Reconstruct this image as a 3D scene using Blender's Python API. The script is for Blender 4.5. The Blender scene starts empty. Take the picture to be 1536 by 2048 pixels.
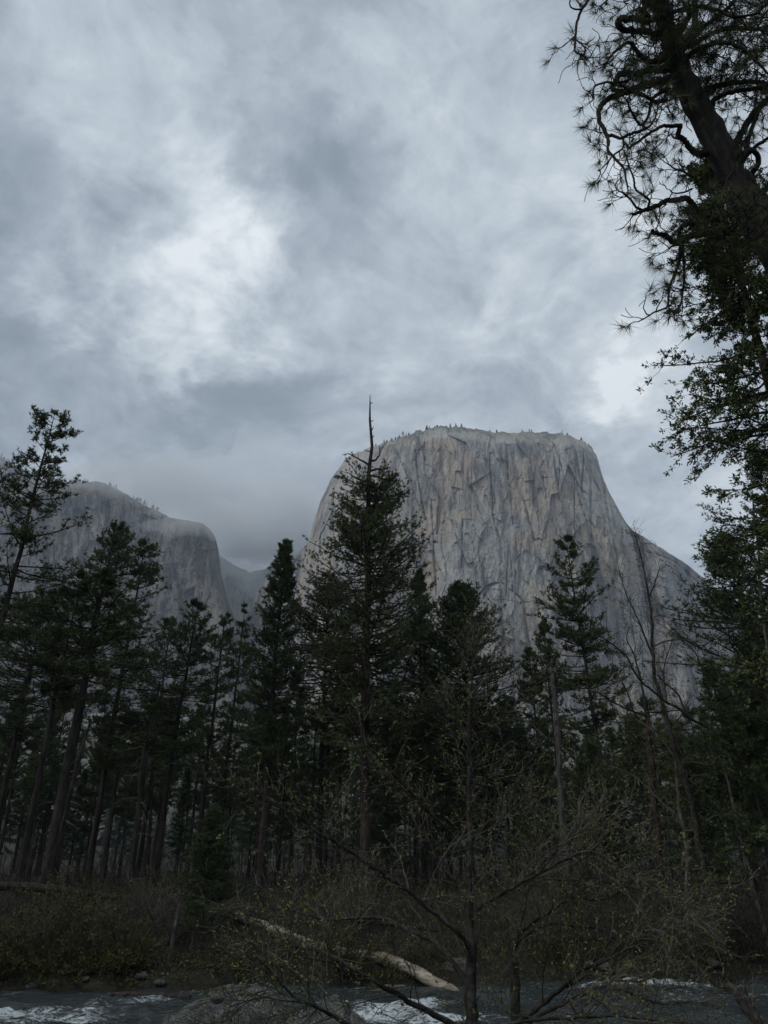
import bpy, math, random
import numpy as np
from math import radians as RAD
SC = bpy.context.scene
COL = SC.collection
# ------------------------------------------------------------------ camera
PITCH = 26.2
F = 1479.0                     # focal length in photo pixels (1536 x 2048)
CZ = 4.0                       # eye height over the river
cd = bpy.data.cameras.new('camera'); cam = bpy.data.objects.new('camera', cd); COL.objects.link(cam)
cam.location = (0, 0, CZ); cam.rotation_euler = (RAD(90 + PITCH), 0, 0)
cd.sensor_fit = 'VERTICAL'; cd.sensor_height = 36; cd.lens = 26.0
cd.clip_start = 0.1; cd.clip_end = 20000
SC.camera = cam
SC.render.resolution_x = 768; SC.render.resolution_y = 1024
# ------------------------------------------------------------------ light
SUN_EL, SUN_AZ = 52.0, 238.0    # azimuth clockwise from +Y (north)
W = bpy.data.worlds.new('World'); SC.world = W; W.use_nodes = True
SC.view_settings.view_transform = 'Standard'; SC.view_settings.look = 'None'
SC.view_settings.exposure = 0.0; SC.view_settings.gamma = 1.0
SC.view_settings.use_curve_mapping = False
SC.cycles.use_denoising = True
SC.cycles.max_bounces = 8; SC.cycles.diffuse_bounces = 3; SC.cycles.glossy_bounces = 2
SC.cycles.transmission_bounces = 2; SC.cycles.volume_bounces = 6; SC.cycles.transparent_max_bounces = 8

def pix_dir(px, py):
    r = (px - 768) / F; u = -(py - 1024) / F
    c, s = math.cos(RAD(PITCH)), math.sin(RAD(PITCH))
    v = np.array([r, c - s * u, s + c * u]); return v
def at(px, py, Y):
    v = pix_dir(px, py); k = Y / v[1]
    return np.array([v[0] * k, Y, CZ + v[2] * k])
def unit(v): return v / np.linalg.norm(v)

class NT:
    """small helper around a node tree"""
    def __init__(s, tree): s.t = tree; s.n = tree.nodes; s.l = tree.links
    def node(s, kind, **kw):
        n = s.n.new(kind)
        for k, v in kw.items():
            if k == 'ins':
                for i, val in v.items():
                    if isinstance(val, bpy.types.NodeSocket): s.l.new(val, n.inputs[i])
                    else: n.inputs[i].default_value = val
            else: setattr(n, k, v)
        return n
    def math(s, op, a, b=0.0, c=0.0, clamp=False):
        n = s.node('ShaderNodeMath', operation=op, use_clamp=clamp, ins={0: a, 1: b, 2: c}); return n.outputs[0]
    def vmath(s, op, a, b=(0, 0, 0), out=0):
        n = s.node('ShaderNodeVectorMath', operation=op, ins={0: a, 1: b}); return n.outputs[out]
    def noise(s, vec, scale, detail=4.0, rough=0.55, dist=0.0, out=0):
        n = s.node('ShaderNodeTexNoise', ins={'Vector': vec, 'Scale': scale, 'Detail': detail, 'Roughness': rough, 'Distortion': dist}); return n.outputs[out]
    def ramp(s, fac, stops, interp='LINEAR'):
        n = s.n.new('ShaderNodeValToRGB'); s.l.new(fac, n.inputs[0]); cr = n.color_ramp; cr.interpolation = interp
        while len(cr.elements) < len(stops): cr.elements.new(0.5)
        for e, (p, c) in zip(cr.elements, stops):
            e.position = p; e.color = (c, c, c, 1) if not isinstance(c, tuple) else (c[0], c[1], c[2], 1)
        return n.outputs[0]
    def mix(s, fac, a, b, mode='MIX'):
        n = s.n.new('ShaderNodeMix'); n.data_type = 'RGBA'; n.blend_type = mode
        for i, v in ((0, fac), (6, a), (7, b)):
            if isinstance(v, bpy.types.NodeSocket): s.l.new(v, n.inputs[i])
            elif i and len(v) == 3: n.inputs[i].default_value = (*v, 1)
            else: n.inputs[i].default_value = v
        return n.outputs[2]
    def maprange(s, v, a, b, c=0.0, d=1.0, smooth=True):
        n = s.node('ShaderNodeMapRange', interpolation_type='SMOOTHSTEP' if smooth else 'LINEAR', ins={0: v, 1: a, 2: b, 3: c, 4: d}); return n.outputs[0]

# overcast sky: clouds laid over the Nishita sky, all as a function of direction
w = NT(W.node_tree); w.n.clear()
tc = w.node('ShaderNodeTexCoord').outputs['Generated']
sky = w.node('ShaderNodeTexSky', sky_type='NISHITA', sun_disc=False, sun_elevation=RAD(SUN_EL), sun_rotation=RAD(SUN_AZ), altitude=1200)
sep = w.node('ShaderNodeSeparateXYZ', ins={0: tc})
zz = w.math('MAXIMUM', w.math('ADD', sep.outputs[2], 0.22), 0.12)
proj = w.vmath('DIVIDE', tc, w.node('ShaderNodeCombineXYZ', ins={0: zz, 1: zz, 2: zz}).outputs[0])
n_big = w.noise(proj, 1.15, 3.0, 0.5, 0.3)
n_mid = w.noise(proj, 2.6, 9.0, 0.62, 0.7)
n_fin = w.noise(proj, 10.0, 6.0, 0.6, 0.3)
wob = w.vmath('SUBTRACT', w.noise(proj, 2.8, 5.0, 0.6, 0.2, out=1), (0.5, 0.5, 0.5))
wob2 = w.node('ShaderNodeVectorMath', operation='SCALE', ins={0: wob, 3: 0.46}).outputs[0]
wob3 = w.node('ShaderNodeVectorMath', operation='SCALE', ins={0: w.vmath('SUBTRACT', w.noise(proj, 9.0, 6.0, 0.65, 0.3, out=1), (0.5, 0.5, 0.5)), 3: 0.16}).outputs[0]
wob2 = w.vmath('ADD', wob2, wob3)
dw = w.vmath('NORMALIZE', w.vmath('ADD', tc, wob2))
val = w.math('MULTIPLY_ADD', n_big, 0.40, 0.22)
val = w.math('MULTIPLY_ADD', w.math('SUBTRACT', n_mid, 0.5), 0.85, val)
val = w.math('MULTIPLY_ADD', w.math('SUBTRACT', n_fin, 0.5), 0.22, val)
bil = w.math('ABSOLUTE', w.math('SUBTRACT', w.noise(w.vmath('ADD', proj, wob3), 1.9, 7.0, 0.60, 0.6), 0.5))
val = w.math('MULTIPLY_ADD', w.math('SUBTRACT', 0.075, bil), 1.15, val)
bil2 = w.math('ABSOLUTE', w.math('SUBTRACT', w.noise(w.vmath('ADD', proj, (3.1, 7.7, 1.3)), 5.5, 7.0, 0.62, 0.8), 0.5))
val = w.math('MULTIPLY_ADD', w.math('SUBTRACT', 0.075, bil2), 0.75, val)
# the brighter gaps and the thick dark banks of this cloud deck (direction, width in degrees, amount)
for (px, py, sg, am) in [(440, 575, 5.5, .42), (300, 470, 9, .12), (290, 700, 2.6, .20), (245, 790, 2.6, .14), (700, 700, 2.2, .13), (1262, 745, 2.2, .2), (1010, 660, 3, .12), (70, 440, 7, .12), (330, 640, 5, .16), (1260, 720, 4.0, .22), (1230, 500, 9, .12),
                         (1100, 150, 14, .08), (90, 620, 8, -.24), (0, 430, 5, -.16), (390, 740, 6, -.18), (620, 960, 11, -.16), (560, 800, 6, -.08), (330, 880, 8, -.06),
                         (150, 860, 8, .02), (950, 740, 9, -.05), (700, 330, 10, -.03), (1240, 830, 5, -.10), (1400, 1000, 8, .12), (540, 450, 5, -.18), (250, 150, 12, .0)]:
    d0 = unit(pix_dir(px, py))
    dt = w.vmath('DOT_PRODUCT', dw, tuple(d0), out=1)
    g = w.math('EXPONENT', w.math('MULTIPLY', w.math('SUBTRACT', dt, 1.0), 1.0 / (1 - math.cos(RAD(sg)))))
    val = w.math('MULTIPLY_ADD', g, am, val)
cloud = w.ramp(val, [(0.0, (1.9, 2.3, 2.75)), (0.24, (2.7, 3.2, 3.75)), (0.42, (4.0, 4.6, 5.2)), (0.62, (6.1, 6.85, 7.4)), (0.90, (10.0, 10.5, 10.8))])
colr = w.mix(0.94, sky.outputs[0], cloud)
bg = w.node('ShaderNodeBackground', ins={0: colr, 1: 0.1})
w.l.new(bg.outputs[0], w.node('ShaderNodeOutputWorld').inputs[0])
ld = bpy.data.lights.new('sun', 'SUN'); ld.energy = 1.5; ld.angle = RAD(14); ld.color = (1.0, 0.96, 0.9)
lo = bpy.data.objects.new('sun', ld); COL.objects.link(lo)
lo.rotation_euler = (RAD(90 - SUN_EL), 0, RAD(180 - SUN_AZ))
lo.location = (0, -20, 60)

# ------------------------------------------------------------------ noise in numpy
class Noise:
    def __init__(s, seed): s.g = np.random.RandomState(seed).rand(256, 256)
    def v(s, x, y):
        xi = np.floor(x).astype(int); yi = np.floor(y).astype(int); fx = x - xi; fy = y - yi
        fx = fx * fx * (3 - 2 * fx); fy = fy * fy * (3 - 2 * fy)
        a = s.g[xi % 256, yi % 256]; b = s.g[(xi + 1) % 256, yi % 256]; c = s.g[xi % 256, (yi + 1) % 256]; d = s.g[(xi + 1) % 256, (yi + 1) % 256]
        return (a * (1 - fx) + b * fx) * (1 - fy) + (c * (1 - fx) + d * fx) * fy
    def fbm(s, x, y, o=5, r=0.5):
        t = 0; a = 1; n = 0
        for i in range(o):
            t = t + a * (s.v(x * 2 ** i + 17.3 * i, y * 2 ** i + 9.1 * i) - 0.5); n += a; a *= r
        return t / n * 2
    def cell(s, x, y):
        """nearest jittered cell: (dx, dy, random a, b, c)"""
        xi = np.floor(x).astype(int); yi = np.floor(y).astype(int)
        best = np.full(x.shape, 1e9); bx = np.zeros(x.shape); by = np.zeros(x.shape); ci = np.zeros(x.shape, int); cj = np.zeros(x.shape, int)
        for i in (-1, 0, 1):
            for j in (-1, 0, 1):
                a = xi + i; b = yi + j
                cx = a + s.g[a % 256, b % 256]; cy = b + s.g[(a + 91) % 256, (b + 57) % 256]
                d = (x - cx) ** 2 + (y - cy) ** 2; m = d < best
                best = np.where(m, d, best); bx = np.where(m, x - cx, bx); by = np.where(m, y - cy, by); ci = np.where(m, a, ci); cj = np.where(m, b, cj)
        return bx, by, s.g[(ci + 31) % 256, cj % 256] - .5, s.g[(ci + 77) % 256, (cj + 11) % 256] - .5, s.g[(ci + 5) % 256, (cj + 201) % 256] - .5
N1, N2, N3 = Noise(1), Noise(2), Noise(3)

# ------------------------------------------------------------------ mesh collector
class MB:
    def __init__(s): s.V = []; s.T = []; s.Q = []; s.n = 0; s.tm = []; s.qm = []
    def add(s, V, tris=None, quads=None, m=0):
        if len(V) == 0: return
        s.V.append(np.asarray(V, float).reshape(-1, 3))
        if tris is not None and len(tris): s.T.append(np.asarray(tris) + s.n); s.tm.append(np.full(len(tris), m))
        if quads is not None and len(quads): s.Q.append(np.asarray(quads) + s.n); s.qm.append(np.full(len(quads), m))
        s.n += len(s.V[-1])
    def tubes(s, P, R, sides=5, m=0, cap=False):
        P = np.asarray(P, float); R = np.asarray(R, float)
        if P.ndim == 2: P = P[None]; R = R[None]
        n, k, _ = P.shape
        if n == 0: return
        T = np.gradient(P, axis=1); T /= np.linalg.norm(T, axis=2, keepdims=True) + 1e-9
        mt = np.abs(T.mean(axis=1)); ref = np.zeros((n, 1, 3)); ref[np.arange(n), 0, np.argmin(mt, axis=1)] = 1
        A = np.cross(T, np.broadcast_to(ref, T.shape)); A /= np.linalg.norm(A, axis=2, keepdims=True) + 1e-9
        B = np.cross(T, A)
        ang = np.arange(sides) * 2 * math.pi / sides
        ring = (A[:, :, None] * np.cos(ang)[None, None, :, None] + B[:, :, None] * np.sin(ang)[None, None, :, None]) * R[:, :, None, None]
        V = (P[:, :, None] + ring).reshape(-1, 3)
        base = (np.arange(n)[:, None, None] * k + np.arange(k - 1)[None, :, None]) * sides
        j = np.arange(sides)[None, None, :]; j2 = (j + 1) % sides
        Q = np.stack([base + j, base + j2, base + sides + j2, base + sides + j], -1).reshape(-1, 4)
        s.add(V, quads=Q, m=m)
        if cap:
            tr = []
            for e in (0, k - 1):
                o = e * sides
                for i in range(1, sides - 1): tr.append((o, o + i, o + i + 1))
            s.T.append(np.array(tr) + s.n - n * k * sides); s.tm.append(np.full(len(tr), m))
    def blades(s, P, D, L, Wd, m=0, rng=None):
        """thin triangles from P along D"""
        n = len(P)
        if n == 0: return
        r = rng.normal(size=(n, 3)); S = np.cross(D, r); S /= np.linalg.norm(S, axis=1, keepdims=True) + 1e-9
        L = np.broadcast_to(L, (n,))[:, None]; Wd = np.broadcast_to(Wd, (n,))[:, None]
        V = np.stack([P - S * Wd * .5, P + S * Wd * .5, P + D * L], 1).reshape(-1, 3)
        s.add(V, tris=np.arange(n * 3).reshape(-1, 3), m=m)
    def leaves(s, P, D, L, Wd, m=0, rng=None):
        """rhombic leaves of two triangles"""
        n = len(P)
        if n == 0: return
        r = rng.normal(size=(n, 3)); S = np.cross(D, r); S /= np.linalg.norm(S, axis=1, keepdims=True) + 1e-9
        L = np.broadcast_to(L, (n,))[:, None]; Wd = np.broadcast_to(Wd, (n,))[:, None]
        M_ = P + D * L * .5
        V = np.stack([P, M_ + S * Wd * .5, P + D * L, M_ - S * Wd * .5], 1).reshape(-1, 3)
        s.add(V, quads=np.arange(n * 4).reshape(-1, 4), m=m)
    def mesh(s, name, mats, smooth=False):
        me = bpy.data.meshes.new(name)
        V = np.concatenate(s.V).astype(np.float32)
        T = np.concatenate(s.T) if s.T else np.zeros((0, 3), int); Q = np.concatenate(s.Q) if s.Q else np.zeros((0, 4), int)
        loops = np.concatenate([T.ravel(), Q.ravel()]).astype(np.int32)
        tot = np.concatenate([np.full(len(T), 3), np.full(len(Q), 4)]).astype(np.int32)
        start = np.concatenate([[0], np.cumsum(tot)[:-1]]).astype(np.int32)
        me.vertices.add(len(V)); me.vertices.foreach_set('co', V.ravel())
        me.loops.add(len(loops)); me.loops.foreach_set('vertex_index', loops)
        me.polygons.add(len(tot)); me.polygons.foreach_set('loop_start', start); me.polygons.foreach_set('loop_total', tot)
        mi = np.concatenate(s.tm + s.qm).astype(np.int32)
        me.polygons.foreach_set('material_index', mi)
        me.polygons.foreach_set('use_smooth', np.full(len(tot), bool(smooth)))
        for m in (mats if isinstance(mats, (list, tuple)) else [mats]): me.materials.append(m)
        me.update(calc_edges=True); me.validate()
        return me
    def build(s, name, mats, parent=None, smooth=False):
        o = bpy.data.objects.new(name, s.mesh(name, mats, smooth)); COL.objects.link(o)
        if parent is not None: o.parent = parent
        return o
def tag(o, label=None, cat=None, group=None, kind=None):
    if label: o['label'] = label
    if cat: o['category'] = cat
    if group: o['group'] = group
    if kind: o['kind'] = kind
    return o
def empty(name, loc, label, cat, group=None):
    o = bpy.data.objects.new(name, None); COL.objects.link(o); o.location = tuple(loc); o.empty_display_size = 0.5
    return tag(o, label, cat, group)
def copy_tree(root):
    c = root.copy(); COL.objects.link(c)
    for ch in root.children:
        d = ch.copy(); COL.objects.link(d); d.parent = c
    return c
def local(P, root): return np.asarray(P, float) - np.array(root.location)

# ------------------------------------------------------------------ materials
def mat(name, fn, rough=0.9, spec=0.2):
    m = bpy.data.materials.new(name); m.use_nodes = True; t = NT(m.node_tree); t.n.clear()
    p = t.node('ShaderNodeBsdfPrincipled', ins={'Roughness': rough, 'Specular IOR Level': spec})
    t.l.new(p.outputs[0], t.node('ShaderNodeOutputMaterial').inputs[0])
    fn(t, p); return m
def foliage(name, a, b, c, scale=0.7):
    def fn(t, p):
        pos = t.node('ShaderNodeNewGeometry').outputs['Position']
        n = t.noise(pos, scale, 3.0, 0.6); n2 = t.noise(pos, scale * 9, 2.0)
        v = t.math('MULTIPLY_ADD', n2, 0.45, t.math('MULTIPLY', n, 0.62))
        t.l.new(t.ramp(v, [(0.36, a), (0.53, b), (0.72, c)]), p.inputs['Base Color'])
    return mat(name, fn, 0.7, 0.25)
def bark(name, a, b, c, sx=6.0, sz=1.0, bump=0.6):
    def fn(t, p):
        pos = t.node('ShaderNodeNewGeometry').outputs['Position']
        v = t.vmath('MULTIPLY', pos, (sx, sx, sz))
        n = t.noise(v, 1.0, 5.0, 0.65, 0.4); n2 = t.noise(pos, 0.6, 3.0)
        k = t.math('MULTIPLY_ADD', n2, 0.35, t.math('MULTIPLY', n, 0.7))
        t.l.new(t.ramp(k, [(0.35, a), (0.52, b), (0.7, c)]), p.inputs['Base Color'])
        bp = t.node('ShaderNodeBump', ins={'Strength': bump, 'Distance': 0.05, 'Height': n}); t.l.new(bp.outputs[0], p.inputs['Normal'])
    return mat(name, fn, 0.95, 0.1)
M_needle = foliage('pine_needles', (0.024, 0.038, 0.016), (0.052, 0.072, 0.025), (0.110, 0.131, 0.037))
M_needle2 = foliage('dark_fir_needles', (0.019, 0.033, 0.014), (0.038, 0.059, 0.020), (0.076, 0.101, 0.033))
M_needle3 = foliage('dry_needles', (.03, .024, .016), (.055, .040, .024), (.08, .06, .035))
M_cedar = foliage('cedar_foliage', (0.032, 0.049, 0.018), (0.063, 0.085, 0.027), (0.116, 0.131, 0.036), 1.3)
M_near = foliage('long_pine_needles', (0.033, 0.049, 0.017), (0.066, 0.086, 0.029), (0.124, 0.136, 0.043), 1.5)
M_young = foliage('young_leaves', (.07, .085, .018), (.13, .14, .03), (.20, .19, .05), 1.5)
M_bud = foliage('leaf_buds', (.05, .06, .014), (.10, .115, .03), (.17, .18, .05), 2.0)
M_bush = foliage('bush_leaves', (0.021, 0.027, 0.007), (0.047, 0.051, 0.012), (0.088, 0.082, 0.020), 1.2)
M_far = foliage('far_trees', (.010, .018, .012), (.022, .034, .020), (.045, .058, .034), 0.05)
M_bark = bark('pine_bark', (.010, .0095, .009), (.028, .024, .021), (.070, .058, .048))
M_bark_near = bark('furrowed_bark', (.006, .006, .006), (.032, .029, .027), (.085, .078, .070), 7, 1.6, 1.0)
M_bark_red = bark('red_pine_bark', (.014, .011, .010), (.038, .028, .023), (.095, .072, .058))
M_twig = bark('grey_twigs', (.03, .027, .022), (.075, .067, .055), (.16, .147, .125), 8, 8, .3)
M_brush = bark('dry_brush', (.008, .007, .0055), (.022, .019, .014), (.065, .055, .040), 3, 3, .3)
M_alder = bark('alder_bark', (.010, .009, .008), (.034, .031, .027), (.11, .10, .085), 9, 9, .5)
M_pale = bark('bleached_wood', (.03, .027, .023), (.085, .078, .068), (.20, .19, .17), 9, 2, .5)
M_snag = bark('grey_dead_wood', (.025, .023, .02), (.065, .06, .055), (.15, .145, .135), 9, 1.2, .6)
M_log = bark('barkless_log', (.05, .042, .03), (.22, .19, .145), (.44, .40, .33), 1.6, 7.0, .8)

def granite(name, tan, grey, dark, pale, dark_amt=0.5, k=1.0):
    def fn(t, p):
        pos = t.node('ShaderNodeNewGeometry').outputs['Position']
        st = t.vmath('MULTIPLY', t.vmath('ADD', pos, t.node('ShaderNodeVectorMath', operation='SCALE', ins={0: t.noise(pos, .01 * k, 3.0, out=1), 3: 16.0}).outputs[0]), (.045 * k, .02 * k, .0065 * k))
        streak = t.noise(st, 1.0, 7.0, 0.62, 0.5)
        fine = t.noise(t.vmath('MULTIPLY', pos, (.22 * k, .1 * k, .022 * k)), 1.0, 5.0, 0.65, 0.6)
        patch = t.noise(pos, .0075 * k, 5.0, 0.55, 0.6)
        patch2 = t.noise(t.vmath('ADD', pos, (900, 300, 77)), .013 * k, 5.0, 0.6, 0.8)
        grain = t.noise(pos, .16 * k, 6.0, 0.75, 1.0)
        broad = t.noise(t.vmath('MULTIPLY', pos, (1.0, 1.0, .55)), .0042 * k, 4.0, .5, .8)
        c = t.mix(t.maprange(patch, .45, .57), grey, tan)
        c = t.mix(t.math('MULTIPLY', t.maprange(broad, .50, .62), .5), c, pale)
        c = t.mix(t.math('MULTIPLY', t.maprange(broad, .49, .38), .45), c, dark)
        c = t.mix(t.math('MULTIPLY', t.maprange(streak, .52, .66), .6), c, pale)
        dk = t.math('MULTIPLY', t.maprange(streak, .49, .40), t.maprange(patch2, .40, .55))
        c = t.mix(t.math('MULTIPLY', dk, dark_amt * 1.7, clamp=True), c, dark)
        c = t.mix(t.math('MULTIPLY', t.maprange(patch2, .54, .66), dark_amt * 1.0), c, dark)
        c = t.mix(t.math('MULTIPLY', t.maprange(fine, .46, .34), .55), c, dark)
        c = t.mix(t.math('MULTIPLY', t.maprange(fine, .54, .66), .45), c, pale)
        c = t.mix(t.math('MULTIPLY', t.maprange(grain, .53, .66), .55), c, pale)
        c = t.mix(t.math('MULTIPLY', t.maprange(grain, .47, .35), .65), c, dark)
        wet = t.noise(t.vmath('MULTIPLY', pos, (.06 * k, .03 * k, .0022 * k)), 1.0, 5.0, .6, .2)
        c = t.mix(t.math('MULTIPLY', t.maprange(wet, .53, .60), t.math('MULTIPLY', t.maprange(broad, .58, .44), .75)), c, dark)
        c = t.mix(t.math('MULTIPLY', t.maprange(wet, .45, .38), .35), c, pale)
        # lichen and grass on the flat ledges
        nz = t.node('ShaderNodeSeparateXYZ', ins={0: t.node('ShaderNodeNewGeometry').outputs['True Normal']}).outputs[2]
        c = t.mix(t.math('MULTIPLY', t.maprange(nz, .55, .85), .7), c, (.085, .095, .06))
        t.l.new(c, p.inputs['Base Color'])
        bp = t.node('ShaderNodeBump', ins={'Strength': 1.0, 'Distance': 4.0, 'Height': t.math('MULTIPLY_ADD', fine, 0.6, grain)})
        t.l.new(bp.outputs[0], p.inputs['Normal'])
    return mat(name, fn, 0.95, 0.1)
M_gran = granite('pale_granite', (.44, .36, .275), (.35, .345, .335), (.12, .125, .135), (.56, .54, .50), .42)
M_gran_shade_grey = granite('shaded_grey_granite', (.29, .25, .215), (.24, .24, .25), (.07, .075, .085), (.44, .42, .40), .75)  # darker granite: shade painted in for the right shoulder, plain grey on the low buttress
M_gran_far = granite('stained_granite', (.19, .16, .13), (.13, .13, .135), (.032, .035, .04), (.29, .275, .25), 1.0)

M_wooded = granite('wooded_rock', (.075, .075, .06), (.06, .065, .06), (.025, .03, .03), (.14, .135, .13), .8)
def fground(t, p):
    pos = t.node('ShaderNodeNewGeometry').outputs['Position']
    n = t.noise(pos, 0.5, 6.0, 0.65); n2 = t.noise(pos, 7.0, 4.0, 0.7); n3 = t.noise(pos, .02, 5.0, .6)
    c = t.ramp(t.math('MULTIPLY_ADD', n2, .5, t.math('MULTIPLY', n, .5)), [(0.38, (.006, .005, .004)), (0.5, (.015, .013, .009)), (0.6, (.030, .027, .016)), (0.74, (.08, .07, .05))])
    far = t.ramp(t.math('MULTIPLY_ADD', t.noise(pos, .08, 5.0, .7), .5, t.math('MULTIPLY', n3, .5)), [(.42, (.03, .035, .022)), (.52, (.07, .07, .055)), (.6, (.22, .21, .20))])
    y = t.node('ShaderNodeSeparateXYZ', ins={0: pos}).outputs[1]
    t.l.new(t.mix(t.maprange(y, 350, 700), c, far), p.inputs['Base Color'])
    bp = t.node('ShaderNodeBump', ins={'Strength': .8, 'Distance': .08, 'Height': n2}); t.l.new(bp.outputs[0], p.inputs['Normal'])
M_ground = mat('forest_floor', fground)
def frock(t, p):
    pos = t.node('ShaderNodeNewGeometry').outputs['Position']
    n = t.noise(pos, 2.2, 6.0, 0.7); n2 = t.noise(pos, 26.0, 5.0, .75); n3 = t.noise(pos, 90.0, 2.0)
    c = t.ramp(t.math('MULTIPLY_ADD', n2, .6, t.math('MULTIPLY', n, .4)), [(0.40, (.012, .013, .012)), (0.49, (.06, .062, .058)), (0.56, (.14, .14, .13)), (.64, (.42, .42, .40))])
    c = t.mix(t.math('MULTIPLY', t.maprange(n, .52, .66), .6), c, (.045, .055, .022))
    t.l.new(c, p.inputs['Base Color'])
    bp = t.node('ShaderNodeBump', ins={'Strength': .8, 'Distance': .03, 'Height': t.math('ADD', n2, n3)}); t.l.new(bp.outputs[0], p.inputs['Normal'])
M_rock = mat('river_rock', frock, .85)
def fwater(t, p):
    pos = t.node('ShaderNodeNewGeometry').outputs['Position']
    z = t.node('ShaderNodeSeparateXYZ', ins={0: pos}).outputs[2]
    v = t.vmath('MULTIPLY', pos, (1.0, 2.2, 1.0))
    big = t.noise(t.vmath('MULTIPLY', pos, (.16, .30, 0)), 1.0, 3.0, .5, .4)
    fr = t.noise(v, 2.6, 8.0, .74, 1.4)
    at_ = t.node('ShaderNodeAttribute', attribute_name='foam').outputs['Fac']
    k = t.math('ADD', at_, t.math('MULTIPLY', t.math('SUBTRACT', fr, .5), 2.6))
    k = t.math('ADD', k, t.math('MULTIPLY', t.math('SUBTRACT', big, .5), .8))
    foam = t.maprange(k, .38, .80)
    t.l.new(t.mix(foam, (.014, .022, .022), (.50, .55, .56)), p.inputs['Base Color'])
    t.l.new(t.math('MULTIPLY_ADD', foam, .6, .12), p.inputs['Roughness'])
    r = t.noise(v, 3.5, 6.0, .65, .8)
    bp = t.node('ShaderNodeBump', ins={'Strength': .9, 'Distance': .12, 'Height': t.math('MULTIPLY_ADD', foam, .4, r)}); t.l.new(bp.outputs[0], p.inputs['Normal'])
M_water = mat('river_water', fwater, .12, .5)

# ------------------------------------------------------------------ ground, river
def bank_y(x): return 36.3 + 0.16 * np.clip(x, -60, 60) + 1.2 * N2.fbm(x / 7.0 + 5, x * 0 + 3.3, 3)
def smooth(a, b, x): t = np.clip((x - a) / (b - a), 0, 1); return t * t * (3 - 2 * t)
def hfun(x, y):
    near = 2.4 - 3.6 * smooth(6.0, 12.0, y - 2.2 * smooth(4, 12, x) * 2.2 + .6 * N1.fbm(x / 3, y / 3, 2))
    by = bank_y(x)
    far = -1.2 + 1.75 * smooth(-2.5, 1.0, y - by) + 2.2 * smooth(1.0, 11.0, y - by)
    far = far + np.clip(y - by - 8, 0, 400) * 0.018
    rise = smooth(330, 1250, y) * 215 + np.clip(y - 1250, 0, 4000) * 0.05
    side = smooth(300, 1500, np.abs(x)) * 90 * smooth(150, 700, y)
    h = np.where(y < 22, near, far) + rise + side
    rough = N1.fbm(x / 5.0, y / 5.0, 4) * .5 * smooth(0, 6, np.abs(y - by)) + N3.fbm(x / 60.0, y / 60.0, 4) * 22 * smooth(300, 800, y)
    h = h + np.where(y < 22, rough * .3, rough)
    return h
def spaced(a, b, n, p):
    t = np.linspace(-1, 1, n); return np.sign(t) * np.abs(t) ** p * (b - a) / 2 + (a + b) / 2
def grid_faces(nx, ny):
    i, j = np.meshgrid(np.arange(nx - 1), np.arange(ny - 1), indexing='ij'); a = i * ny + j
    return np.stack([a, a + ny, a + ny + 1, a + 1], -1).reshape(-1, 4)
gx = spaced(-6000, 6000, 170, 3.4)
gy = np.concatenate([np.array([-3000, -1200, -400, -150, -60, -30, -15, -6]), np.arange(-2, 62, .6), 62 + (np.linspace(0, 1, 75)[1:]) ** 2.6 * 9000])
GX, GY = np.meshgrid(gx, gy, indexing='ij')
mb = MB(); mb.add(np.stack([GX, GY, hfun(GX, GY)], -1), quads=grid_faces(len(gx), len(gy)))
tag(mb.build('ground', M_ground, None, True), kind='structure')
# river sheet with standing waves and foam patches
wx = np.linspace(-30, 30, 290); wy = np.concatenate([np.linspace(9, 24, 40)[:-1], np.linspace(24, 42, 115)])
WX, WY = np.meshgrid(wx, wy, indexing='ij')
hump = .30 * N2.fbm(WX / 2.2, WY / 1.2, 4, .6) + .15 * np.abs(N3.fbm(WX / .9 + 40, WY / .55, 3, .6))
foam = np.zeros_like(WX)
def fpatch(px, py, sx, sy, a):
    v = pix_dir(px, py); k = -CZ / v[2]; cx, cy = v[0] * k, v[1] * k
    return a * np.exp(-((WX - cx) / sx) ** 2 - ((WY - cy) / sy) ** 2)
for q in [(60, 2022, 4.2, 1.3, .75), (250, 2000, 2.2, 1.2, .5), (760, 2028, 2.3, 2.0, 1.0), (690, 2000, 2.0, 1.0, .5), (820, 2008, 2.0, 1.2, .6), (1000, 1985, 1.4, 1.6, .45), (1180, 1972, 3.0, .9, .6), (1400, 1968, 5.0, .9, .55),
          (1270, 2018, 2.0, .7, .4), (1430, 2032, 1.6, .6, .4), (1110, 2010, 1.2, .8, .35), (1190, 2035, 1.5, .5, .35), (960, 2040, 2.0, 1.0, .35), (1500, 1990, 3.0, 1.3, .5), (1350, 1992, 2.4, .8, .4), (120, 2040, 3.0, 1.0, .5)]:
    foam = foam + fpatch(*q)
WZ = hump * (.8 + foam) - .08
mb = MB(); mb.add(np.stack([WX, WY, WZ], -1), quads=grid_faces(len(wx), len(wy)))
river = mb.build('river', M_water, None, True); tag(river, kind='structure')
fa = river.data.attributes.new('foam', 'FLOAT', 'POINT'); fa.data.foreach_set('value', (foam - .17 + hump * 1.1 + .5 * N1.fbm(WX / 1.6 + 20, WY / 1.1, 4, .6)).ravel().astype(np.float32))

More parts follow.
